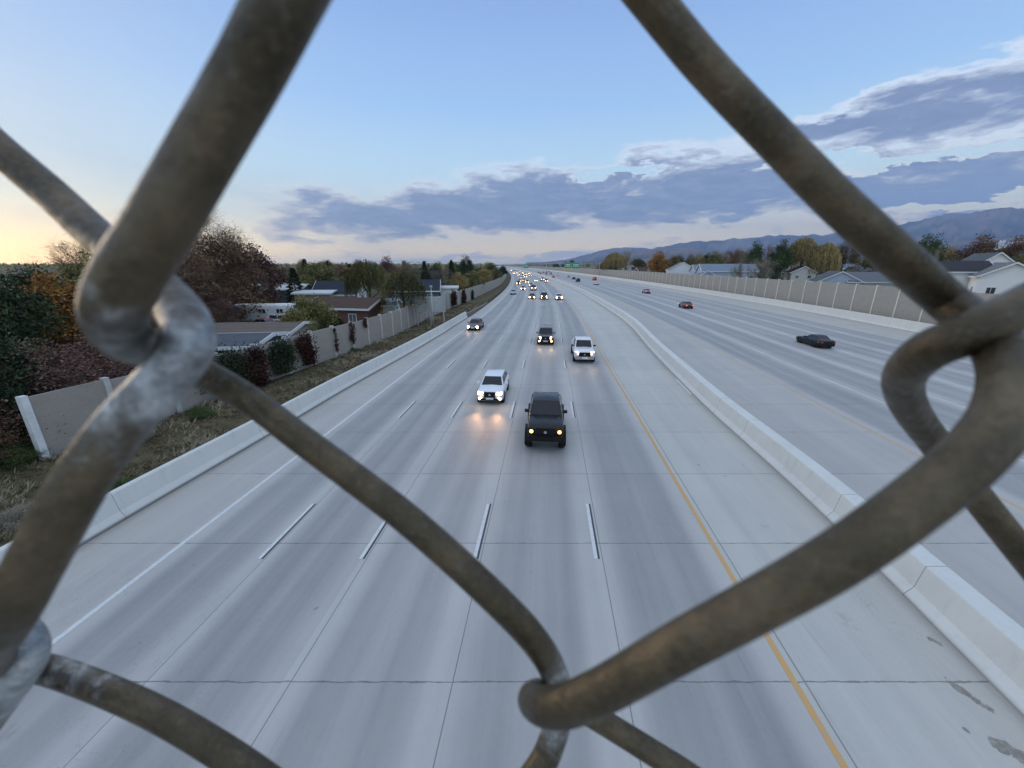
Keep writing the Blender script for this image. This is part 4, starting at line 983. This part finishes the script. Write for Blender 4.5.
    # underbody block fills the space between the wheels
    mb = MB(); mb.box(-w0*.72, w0*.72, -S['half']+.35, S['half']-.35, S['wr']*(.55 if style != 'lifted' else 1.3), S['st'][3][1]+.04); mb.build('underbody', M['black'], root)
    if 'bed' in S:
        y0, y1 = S['bed']; z = S['st'][5][2]+.034; w = w0*.86; mb = MB()
        mb.box(-w,-w+.12,y0,y1,z-.1,z+.04); mb.box(w-.12,w,y0,y1,z-.1,z+.04); mb.box(-w+.12,w-.12,y1-.1,y1,z-.1,z+.04); mb.build('bed_rail', bm, root)
        mb = MB(); mb.box(-w+.125, w-.125, y0, y1-.105, z-.08, z+.004); mb.build('bed_cover', M['black'], root)
    if style == 'suv':
        for sx in (-1,1):
            mb = MB(); mb.tube([(sx*wr_*.86,g1+.3,zr+.05),(sx*wr_*.86,g1+.45,zr+.11),(sx*wr_*.86,g2-.4,zr+.11),(sx*wr_*.86,g2-.25,zr+.05)], .02, 5); mb.build('roof_rail', M['chrome'], root)
    return root
PV = {}
def vehicle(style, body, X, Y, label, away=False, lamp='lampw', tail='tail', group=None, rim='rim', turn=0):
    key = (style, body, lamp, tail, rim); cat = {'pickup':'pickup truck','lifted':'pickup truck','suv':'car'}.get(style, 'car')
    if key not in PV: PV[key] = o = make_vehicle(style, body, lamp, tail, rim)
    else: o = copy_tree(PV[key])
    hd = math.atan2(-(c(Y+2)-c(Y-2)), 4.0)      # heading of the road
    o.location = (X, Y, .0); o.rotation_euler = (0,0,hd+(math.pi if away else 0)+turn); tag(o, label, cat, group or ('cars driving away beyond the median' if away else 'oncoming cars on the near carriageway'))
    return o
def veh_px(style, body, px, py, label, dy=0, **k):
    X, Y = at(px, py); hf = -STY[style]['wy'][0]; Yc = Y+hf+dy
    return vehicle(style, body, X+(c(Yc)-c(Y)), Yc, label, **k)
def headlight_pool(car, style, energy, col, spread=62, dist=.0, tilt=24):
    S = STY[style]
    for sx in (-1,1):
        ld = bpy.data.lights.new('headlight_beam', 'SPOT'); ld.energy = energy; ld.color = col; ld.spot_size = rad(spread); ld.spot_blend = 1.0; ld.shadow_soft_size = .12
        lo = bpy.data.objects.new('headlight_beam', ld); COL.objects.link(lo); lo.parent = car
        lo.location = (sx*S['hl'][0], -S['half']-.2, S['hl'][1]); lo.rotation_euler = (rad(-90+tilt)*-1-rad(2*tilt)+rad(2*tilt)-rad(0), 0, math.pi)
        lo.rotation_euler = (rad(90-tilt), 0, math.pi)
# near oncoming vehicles
v1 = veh_px('lifted', 'black', 545, 445, 'black lifted pickup truck with amber headlights, nearest on the road', lamp='lampo', rim='rimdark')
v2 = veh_px('crossover', 'white', 491.5, 401, 'white crossover lighting two warm patches on the lane ahead')
v3 = veh_px('pickup', 'white', 583.5, 361, 'large white pickup truck beside the yellow line')
v4 = veh_px('suv', 'charcoal', 545.5, 344, 'charcoal sport utility car with bright headlights behind the black pickup')
v5 = veh_px('sedan', 'maroon', 474, 330, 'dark maroon sedan in the lane beside the left shoulder')
FAR_ON = [
 ('sedan','paleblue',513,294.5,'pale blue car without lights beside the left edge line','lampoff'),
 ('sedan','charcoal',532,299,'dark car with warm headlights, leftmost of three abreast','lampw'),
 ('suv','charcoal',544,299.5,'dark tall car with warm headlights, middle of three abreast','lampw'),
 ('crossover','white',559,300,'white car, rightmost of three abreast in the distance','lampw'),
 ('sedan','silver',523,290,'silver car with paired white headlights behind the three abreast','lampw'),
 ('pickup','brown',533.5,290.5,'brown pickup behind the dark car of three abreast','lampw'),
 ('sedan','grey',531,286.5,'grey car half hidden behind the brown pickup','lampw'),
 ('suv','black',518.3,285,'black car ahead of the left cluster of headlights','lampw'),
 ('sedan','silver',519.5,282,'silver car in the left cluster of headlights','lampo'),
 ('crossover','charcoal',524.2,281.5,'charcoal car with amber lights in the cluster','lampo'),
 ('sedan','black',527,283,'black car at the right of the headlight cluster','lampw'),
 ('sedan','white',536,281.5,'white car right of the headlight cluster','lampw'),
 ('pickup','grey',542.5,281,'grey pickup beside the far white car','lampw'),
 ('suv','red',546.5,282.5,'red car right of the far grey pickup','lampw'),
 ('sedan','brown',522,278.6,'brown car behind the headlight cluster','lampo'),
 ('crossover','white',525.5,277.5,'small white car behind the headlight cluster','lampw'),
]
for (s, bcol, px, py, lab, lamp) in FAR_ON: veh_px(s, bcol, px, py, lab, lamp=lamp)
for i, (px, py) in enumerate([(518.7,275.6),(522.6,276),(522.8,273.8),(530.5,276),(526,275),(529,274),(517,273.5),(514.5,271.8),(514,274),(511,270.6),(519.5,272)]):
    veh_px(('sedan','suv','crossover')[i%3], ('silver','charcoal','white','black')[i%4], px, py, 'tiny far oncoming car seen as a pair of lights', group='far oncoming cars seen only as lights')
# beyond the median, driving away
def away_px(s, b, px, py, lab, **k):
    X, Y = at(px, py); hf = -STY[s]['wy'][0]+.1; return vehicle(s, b, X+(c(Y+hf)-c(Y)), Y+hf, lab, away=True, **k)
away_px('coupe', 'black', 822, 347.5, 'black low coupe, nearest beyond the median', tail='tailoff', lamp='lampoff', rim='rim')
away_px('sedan', 'maroon', 688, 308.5, 'maroon sedan with red tail lights ahead of the black coupe')
away_px('sedan', 'grey', 647.5, 293.5, 'grey sedan with dim tail lights ahead of the maroon sedan')
away_px('suv', 'maroon', 595, 280.3, 'dark red tall car beside the small white car', tail='tail')
away_px('sedan', 'white', 597, 284.8, 'small white car driving away in the distance', tail='tailoff')
away_px('suv', 'black', 578.3, 281.8, 'black tall car nearest behind the median bend', tail='tailoff')
away_px('sedan', 'black', 574, 279.4, 'black car ahead of the black tall car', tail='tailoff')
away_px('sedan', 'silver', 568.8, 277.2, 'silver car ahead of the two black cars', tail='tailoff')
away_px('pickup', 'white', 558.5, 275.4, 'white pickup far beyond the median', tail='tail')
away_px('sedan', 'red', 553.5, 277.6, 'red car close to the far median', tail='tail')
for i, (px, py) in enumerate([(538.5,273),(540.5,274.5),(543.5,273.2),(546.5,274),(549,272.3),(551,274.5)]):
    away_px(('sedan','suv')[i%2], ('black','maroon','charcoal')[i%3], px, py, 'tiny dark far car driving away beyond the median', group='tiny far cars driving away')
headlight_pool(v2, 'crossover', 230, (1,.52,.22), 42, tilt=12)
headlight_pool(v3, 'pickup', 30, (1,.7,.4), 50, tilt=14)
headlight_pool(v4, 'suv', 50, (1,.72,.45), 50, tilt=12)
headlight_pool(v5, 'sedan', 25, (1,.75,.5), 50, tilt=12)
# parked behind the left wall
def parked(s, b, px, py, Y, rz, lab):
    key = (s, b, 'lampoff', 'tailoff', 'rim')
    if key not in PV: PV[key] = o = make_vehicle(s, b, 'lampoff', 'tailoff')
    else: o = copy_tree(PV[key])
    X, _ = atY(px, py, Y); o.location = (X, Y, .32); o.rotation_euler = (0,0,rz); tag(o, lab, 'car', 'cars parked behind the left wall')
parked('pickup', 'white', 256, 318, 66, rad(70), 'white pickup parked beside the red brown trees')
parked('sedan', 'silver', 300, 312, 78, rad(80), 'silver car parked below the dark spruce')
parked('sedan', 'red', 268, 330, 56, rad(75), 'red car parked in front of the long trailer')
parked('suv', 'white', 288, 330, 58, rad(75), 'white tall car parked right of the red car')
trailer(268, 322, 62, 9, 'long white travel trailer parked behind the left wall', rad(8))
# ------------------------------------------------------------------ signs
M['galv'] = mat('galvanised_steel', (.42,.44,.46), .5, .6, var=.15)
M['signback'] = mat('sign_back_aluminium', (.46,.50,.51), .55, .3, var=.08)
M['green'] = mat('green_sign_face', (.01,.27,.13), .5, var=.06)
M['yellow'] = mat('yellow_sign_face', (.75,.52,.03), .5, var=.06)
M['signwhite'] = mat('white_sign_legend', (.8,.82,.8), .5)
x0, y0 = at(414.5, 326, .5); x1, y1 = at(445.5, 318, .5); Ys = 58.0
xa, za = atY(414.5, 296.5, Ys); xb, zb_ = atY(445.5, 312, Ys); 
root = empty('roadside_sign', ((xa+xb)/2, Ys, .45)); tag(root, 'large blank back of a roadside sign on posts beside the grey wall', 'road sign')
w2 = (xb-xa)/2; b = MB(); zt = za-.45; zl = zb_-.45
b.box(-w2, w2, .06, .10, zl, zt); pn = b.build('sign_panel', M['signback'], root)
b = MB()
for k in range(4): zz = zl+(zt-zl)*(k+.5)/4; b.box(-w2+.02, w2-.02, -.0, .055, zz-.035, zz+.035)
b.build('stiffener', M['galv'], pn)
for t, top in ((-.88,zt-.1),(0.0,zt+.1),(.88,zt+.05)):
    b = MB(); b.box(w2*t-.07, w2*t+.07, -.13, -.003, -.4, top); b.build('post', M['galv'], root)
px_, zp = atY(431, 287.5, 54); root = empty('utility_pole', (px_, 54, .45)); tag(root, 'thin grey pole standing in front of the sign back', 'pole')
b = MB(); b.tube([(0,0,-.4),(0,0,zp-.45)], [.09,.06], 10); b.build('shaft', M['galv'], root); b = MB(); b.box(-.16,.16,-.1,.1,zp-.45,zp-.2); b.build('cabinet', M['galv'], root)
def gantry(pxa, pxb, pyt, pyb, Y, label, panels, span):
    xa, zt = atY(pxa, pyt, Y); xb, zb = atY(pxb, pyb, Y); root = empty('overhead_sign', ((xa+xb)/2, Y, 0)); tag(root, label, 'overhead sign'); cx = (xa+xb)/2
    for (f0, f1) in panels:
        a, d = xa+(xb-xa)*f0-cx, xa+(xb-xa)*f1-cx; b = MB(); b.box(a, d, -.08, .0, zb, zt); s = b.build('sign_panel', M['green'], root)
        b = MB(); e = .12
        b.box(a+.1,d-.1,-.1,-.083,zb+.1,zb+.1+e); b.box(a+.1,d-.1,-.1,-.083,zt-.1-e,zt-.1); b.box(a+.1,a+.1+e,-.1,-.083,zb+.1+e,zt-.1-e); b.box(d-.1-e,d-.1,-.1,-.083,zb+.1+e,zt-.1-e)
        for r_ in (.42,.68):
            zz = zb+(zt-zb)*r_; b.box(a+(d-a)*.18, a+(d-a)*.82, -.1,-.083, zz-.22, zz+.22)
        b.build('legend', M['signwhite'], s)
    b = MB(); L0, L1 = span
    for zz in (zt-.7, zb+.9):
        b.tube([(L0-cx,.5,zz),(L1-cx,.5,zz)], .13, 6); b.tube([(L0-cx,1.4,zz),(L1-cx,1.4,zz)], .13, 6)
    n = 14
    for k in range(n): xx = L0-cx+(L1-L0)*k/n; b.tube([(xx,.5,zt-.7),(xx+(L1-L0)/n,.5,zb+.9)], .07, 4); b.tube([(xx,.5,zt-.7),(xx,1.4,zt-.7)], .06, 4)
    b.build('truss', M['galv'], root)
    for L in span:
        b = MB(); b.tube([(L-cx,.95,-.2),(L-cx,.95,zt+.3)], .28, 10); b.build('post', M['galv'], root)
    return root, xa-cx, xb-cx, zb
Yg = 300
g, ga, gb, gz0 = gantry(564.5, 580, 262.6, 268.6, Yg, 'pair of green overhead signs with a yellow strip beyond the median', [(0,.44),(.46,1)], (X_med(Yg)+.65, X_rb(Yg)+.35))
b = MB(); b.box(ga, ga+(gb-ga)*.5, -.08, 0, gz0-1.0, gz0-.02); b.build('yellow_strip', M['yellow'], g)
gantry(523.5, 528.5, 264.2, 268.2, 640, 'small far green overhead sign above the vanishing road', [(0,1)], (X_lb(640)-1, X_med(640)+.65))
# far light poles on the left of the vanishing road
# ------------------------------------------------------------------ chain link fence close to the lens
def wire_fn(nt, b, geo, tc):
    a = nt.new('ShaderNodeAttribute'); a.attribute_name = 'wear'; p = geo.outputs['Position']
    n = nt.noise(p, 380, 5, .7); n2 = nt.noise(p, 1500, 4, .7); n3 = nt.noise(p, 120, 3, .6)
    col = nt.ramp(n3, [(.3,(.048,.037,.021)),(.5,(.08,.062,.035)),(.7,(.14,.105,.06))])
    col = nt.mix(nt.m('MULTIPLY', nt.ss(n2, .5, .7), .4), col, (.17,.135,.09)); col = nt.mix(nt.m('MULTIPLY', nt.ss(n2, .45, .3), .6), col, (.04,.03,.02)); col = nt.mix(nt.m('MULTIPLY', nt.ss(n, .58, .72), .25), col, (.2,.19,.17))
    w = nt.m('ADD', a.outputs['Fac'], nt.m('MULTIPLY', nt.m('SUBTRACT', n, .5), 1.1)); k = nt.ss(w, .25, .95)
    zinc = nt.ramp(n, [(.3,(.17,.20,.22)),(.5,(.36,.39,.42)),(.7,(.66,.69,.70))])
    nt.l.new(nt.mix(nt.m('MULTIPLY', nt.m('MULTIPLY', k, .9), nt.ss(a.outputs['Fac'], .02, .25)), col, zinc), b.inputs['Base Color'])
    nt.put(b.inputs['Roughness'], nt.ss(n, .35, .7, .34, .55)); nt.put(b.inputs['Metallic'], .5)
    bp = nt.new('ShaderNodeBump'); bp.inputs['Strength'].default_value = .8; bp.inputs['Distance'].default_value = .0006
    nt.l.new(n, bp.inputs['Height']); nt.l.new(bp.outputs[0], b.inputs['Normal'])
M['wire'] = mat('weathered_fence_wire', fn=wire_fn, rough=.5)
def cam_pt(px, py, d):                 # d: apparent width in pixels of the 4 mm wire
    z = .004*F/(d*.76); u = (px-512)/F; v = (py-384)/F; dx, dy, dz = ray(px, py)
    return Vector((dx*z, dy*z, H+dz*z))
def cr(P, t):
    n = len(P); i = min(int(t), n-2); f = t-i
    p0, p1, p2, p3 = P[max(i-1,0)], P[i], P[i+1], P[min(i+2, n-1)]
    return p1*1.0+(p2-p0)*(.5*f)+(p0*2-p1*5+p2*4-p3)*(.5*f*f)+(p1*3-p0-p2*3+p3)*(.5*f*f*f)
WIRES = [
 # W1
 [(560,-560,50,0),(500,-420,58,0),(448,-300,70,0),(374,-160,78,0),(290,-5,80,0),(248,75,77,0),(204,152,75,0),(160,228,75,0),(128,278,74,.2),(115,312,70,.55),(126,338,60,.45),(160,353,48,.1),(200,372,40,.3),(250,400,36,.28),(300,438,37,.1),(350,475,38,0),(400,513,39,0),(450,556,39,0),(500,603,39,0),(532,637,38,.05),(552,668,36,.6),(560,700,35,.6),(553,738,35,.5),(530,782,36,.1),(440,890,40,0),(330,1010,44,0)],
 # W2
 [(-420,-190,44,0),(-260,-60,44,0),(-90,72,42,0),(0,150,42,0),(50,192,42,0),(100,238,44,0),(150,280,50,.0),(183,316,56,.35),(187,346,60,.75),(160,385,60,.75),(118,430,60,.45),(75,492,62,.1),(38,560,62,.0),(5,622,60,.0),(-14,655,50,.1),(2,670,38,.35),(40,668,33,.45),(90,684,33,.5),(150,710,34,.12),(210,744,35,0),(280,792,36,0),(420,900,38,0)],
 # W3
 [(330,-400,56,0),(430,-275,52,0),(530,-150,49,0),(648,-3,47,0),(705,66,46,0),(770,134,46,0),(835,200,47,0),(895,255,47,0),(945,300,45,0),(985,332,50,.2),(1008,368,58,.3),(1003,415,64,.05),(965,462,66,0),(905,511,66,0),(835,560,65,0),(760,603,62,0),(680,646,58,0),(610,686,53,0),(570,704,50,0),(545,706,46,0),(533,699,40,0),(545,694,33,0),(575,705,30,0),(610,726,29,0),(655,754,30,0),(710,790,31,0),(860,900,33,0)],
 # B
 [(1400,100,56,0),(1240,190,56,0),(1100,268,55,0),(1024,306,54,0),(970,333,54,0),(925,353,50,0),(903,380,43,0),(911,410,38,0),(935,443,35,0),(970,488,34,0),(1005,532,34,0),(1050,588,34,0),(1150,710,36,0),(1260,840,38,0)],
 # W0
 [(-300,360,38,0),(-170,470,40,.0),(-70,565,42,.1),(-5,616,42,.8),(24,640,42,.95),(24,665,42,.95),(2,700,38,.8),(-30,745,36,.2),(-110,850,36,0)],
]
root = empty('chain_link_fence', (0, .036, H)); tag(root, 'rusty brown chain link fence close in front, out of focus', 'fence')
for W in WIRES:
    P = [cam_pt(px, py, d) for px, py, d, w in W]; n = len(P)
    pts = []; cols_ = []
    for i in range((n-1)*8+1):
        t = i/8; pts.append(cr(P, t)-Vector(root.location)); k = min(int(t), n-2); f = t-k; cols_.append(W[k][3]*(1-f)+W[k+1][3]*f)
    b = MB(); b.tube(pts, .0020, 28, cols=cols_); b.build('wire', M['wire'], root, 'wear')
# ------------------------------------------------------------------ haze
M_h = bpy.data.materials.new('air'); M_h.use_nodes = True; nt_ = M_h.node_tree
for n_ in list(nt_.nodes):
    if n_.type == 'BSDF_PRINCIPLED': nt_.nodes.remove(n_)
pv = nt_.nodes.new('ShaderNodeVolumePrincipled'); pv.inputs['Color'].default_value = (.42,.64,1,1); pv.inputs['Density'].default_value = 8e-5; pv.inputs['Anisotropy'].default_value = 0.0
nt_.links.new(pv.outputs[0], [n_ for n_ in nt_.nodes if n_.type == 'OUTPUT_MATERIAL'][0].inputs['Volume'])
b = MB(); b.box(-5500, 15600, -900, 15600, -8, 1400); o = b.build('haze', M_h); tag(o, 'thin blue evening haze over the whole valley', kind='stuff')
# ------------------------------------------------------------------ world
SUN_AZ, SUN_EL = -62.0, 5.0
w = bpy.data.worlds.new('World'); scene.world = w; w.use_nodes = True; nt = NT(w.node_tree)
for n_ in list(nt.n): nt.n.remove(n_)
out = nt.new('ShaderNodeOutputWorld'); tc = nt.new('ShaderNodeTexCoord')
dx, dy, dz = nt.sep(tc.outputs['Generated'])
el = nt.m('MULTIPLY', nt.m('ARCSINE', dz), 57.2958); az = nt.m('MULTIPLY', nt.m('ARCTAN2', dx, dy), 57.2958)
sky = nt.new('ShaderNodeTexSky', sky_type='NISHITA', sun_disc=False, sun_elevation=rad(SUN_EL), sun_rotation=rad(SUN_AZ), altitude=1300, air_density=1.0, dust_density=1.2)
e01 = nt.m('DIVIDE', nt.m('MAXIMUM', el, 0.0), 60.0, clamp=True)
clear = nt.ramp(e01, [(0, lin(182,188,196)), (.03, (1.05,.82,.50)), (.06, (1.0,.84,.58)), (.10, lin(216,224,218)), (.18, lin(186,214,230)), (.30, lin(150,185,226)), (.46, lin(128,158,208)), (.62, (.44,.54,.72)), (1, (.60,.68,.82))])  # top stops raised above the view, added fill light for the road
warm = nt.ramp(e01, [(0, lin(196,172,160)), (.03, lin(214,198,168)), (.08, lin(214,210,192)), (.16, lin(200,210,216)), (.3, lin(172,190,216)), (.45, lin(140,164,206)), (.62, (.44,.54,.72)), (1, (.60,.68,.82))])  # same brightened overhead stops, unseen fill for the ground
wf = nt.ss(az, -58, -14, .8, 0.0); wf = nt.m('MULTIPLY', wf, nt.ss(az, -130, -85, 0.0, 1.0))
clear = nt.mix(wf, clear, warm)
v1_ = nt.comb(nt.m('DIVIDE', az, 8.5), nt.m('DIVIDE', el, 2.3), 1.7); warp = nt.noise(nt.comb(nt.m('DIVIDE', az, 11.0), nt.m('DIVIDE', el, 3.5), 4.2), 1.0, 6, .6)
warp2 = nt.noise(nt.comb(nt.m('DIVIDE', az, 6.0), nt.m('DIVIDE', el, 2.0), 9.2), 1.0, 6, .6)
n1 = nt.noise(v1_, 1.0, 9, .62, .35); n2 = nt.noise(nt.comb(nt.m('DIVIDE', az, 3.0), nt.m('DIVIDE', el, .75), 8.0), 1.0, 7, .62, .3)
azW = nt.m('ADD', az, nt.m('MULTIPLY', nt.m('SUBTRACT', warp, .5), 16)); elW = nt.m('ADD', el, nt.m('MULTIPLY', nt.m('SUBTRACT', warp2, .5), 5.5))
def ell(ca, ce, wa, we, tilt=0.0):
    a = nt.m('SUBTRACT', azW, ca); e = nt.m('SUBTRACT', nt.m('SUBTRACT', elW, ce), nt.m('MULTIPLY', a, tilt))
    d = nt.m('ADD', nt.m('POWER', nt.m('ABSOLUTE', nt.m('DIVIDE', a, wa)), 2.0), nt.m('POWER', nt.m('ABSOLUTE', nt.m('DIVIDE', e, we)), 2.0))
    return nt.m('SUBTRACT', 1.0, d)
def mx(*a):
    r = a[0]
    for k in a[1:]: r = nt.m('MAXIMUM', r, k)
    return r
bank = mx(ell(-9, 6.8, 25, 3.6, .09), ell(5, 8.2, 17, 3.9, .0), ell(24, 8.4, 20, 4.4, .03), ell(54, 13.2, 23, 2.9, .0), ell(48, 7.2, 22, 3.2, .0), ell(36, 13.6, 6, .8, .05))
bank = nt.m('MAXIMUM', bank, -1.8)
gap = mx(ell(34.5, 10.3, 7, .9, .0), ell(48, 5.4, 12, .55, .02), ell(24, 4.3, 9, .7, .02), ell(44, 9.6, 8, .5, .0), ell(14, 11.0, 6, .7, .05)); gap = nt.m('MAXIMUM', gap, 0.0)
dens = nt.m('ADD', nt.m('MULTIPLY', bank, .46), nt.m('ADD', nt.m('MULTIPLY', nt.m('SUBTRACT', n1, .5), 1.25), nt.m('MULTIPLY', nt.m('SUBTRACT', n2, .5), .62)))
dens = nt.m('SUBTRACT', dens, nt.m('MULTIPLY', gap, 1.1))
alpha = nt.ss(dens, -.03, .07); core = nt.ss(dens, .04, .34)
litc = nt.mix(nt.ss(el, 2, 13), lin(250,232,206), lin(214,222,234))
ccol = nt.mix(nt.ss(n2, .35, .7), lin(98,111,150), lin(124,134,168)); ccol = nt.mix(nt.m('MULTIPLY', nt.ss(el, 8, 15), .6), ccol, lin(108,117,152)); ccol = nt.mix(nt.m('MULTIPLY', nt.ss(az, 18, 45), nt.ss(el, 10, 5)), ccol, lin(104,124,172))
ccol = nt.mix(core, nt.mix(.35, litc, ccol), ccol)
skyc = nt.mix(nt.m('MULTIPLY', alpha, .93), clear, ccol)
# bright rims just outside the cloud bank
rim_ = nt.m('MULTIPLY', nt.m('SUBTRACT', nt.ss(dens, -.30, -.05), nt.ss(dens, -.02, .06)), nt.ss(az, -20, 30, .4, .8)); skyc = nt.mix(rim_, skyc, litc)
# thin blue grey bands lying on the horizon, and faint veils at left
band = nt.m('ADD', ell(-6, .9, 34, .6, 0), nt.m('MULTIPLY', nt.m('SUBTRACT', n1, .5), 3.2)); skyc = nt.mix(nt.m('MULTIPLY', nt.ss(band, .2, .9), .6), skyc, lin(138,158,194))
band2 = nt.m('ADD', ell(25, 1.2, 28, 1.9, .05), nt.m('MULTIPLY', nt.m('SUBTRACT', n1, .5), 1.5)); skyc = nt.mix(nt.m('MULTIPLY', nt.ss(band2, .0, .9), .75), skyc, lin(134,154,196))
veil = nt.m('ADD', ell(-50, 4.2, 26, 2.2, 0), nt.m('MULTIPLY', nt.m('SUBTRACT', n1, .5), 3.5)); skyc = nt.mix(nt.m('MULTIPLY', nt.ss(veil, .3, 1.3), .5), skyc, lin(196,186,186))
skyc = nt.mix(nt.ss(el, -1.0, -3.0), skyc, (.10,.10,.11))
bgN = nt.new('ShaderNodeBackground'); nt.l.new(sky.outputs[0], bgN.inputs[0]); bgN.inputs[1].default_value = .05*.6
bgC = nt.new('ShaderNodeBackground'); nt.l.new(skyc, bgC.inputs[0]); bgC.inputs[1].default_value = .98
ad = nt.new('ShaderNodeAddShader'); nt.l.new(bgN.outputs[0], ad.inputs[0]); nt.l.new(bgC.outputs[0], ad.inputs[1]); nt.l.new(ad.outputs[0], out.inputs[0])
w.cycles.sampling_method = 'MANUAL'; w.cycles.sample_map_resolution = 512
sd = bpy.data.lights.new('sun', 'SUN'); sd.energy = .8; sd.angle = rad(22); sd.color = (1,.82,.62); so = bpy.data.objects.new('sun', sd); COL.objects.link(so)
dv = Vector((math.sin(rad(SUN_AZ))*math.cos(rad(SUN_EL+3)), math.cos(rad(SUN_AZ))*math.cos(rad(SUN_EL+3)), math.sin(rad(SUN_EL+3)))); so.rotation_euler = dv.to_track_quat('Z', 'Y').to_euler(); so.location = (-50, 20, 60)
# ------------------------------------------------------------------ camera
cd = bpy.data.cameras.new('camera'); cam = bpy.data.objects.new('camera', cd); COL.objects.link(cam); scene.camera = cam
cam.location = (0, 0, H); cam.rotation_euler = (math.pi/2-PIT, 0, 0)
cd.sensor_width = 36; cd.lens = 36*F/1024; cd.clip_start = .003; cd.clip_end = 60000
cd.dof.use_dof = True; cd.dof.focus_distance = 40; cd.dof.aperture_fstop = 26
scene.view_settings.view_transform = 'Standard'; scene.view_settings.look = 'None'; scene.view_settings.exposure = .4; scene.view_settings.gamma = 1
cy = scene.cycles; cy.use_denoising = True; cy.max_bounces = 5; cy.diffuse_bounces = 2; cy.glossy_bounces = 2; cy.volume_bounces = 0; cy.transparent_max_bounces = 4; cy.transmission_bounces = 2
cy.sample_clamp_indirect = 4; cy.use_adaptive_sampling = True; cy.caustics_reflective = False; cy.caustics_refractive = False
try: cy.denoiser = 'OPENIMAGEDENOISE'
except Exception: pass
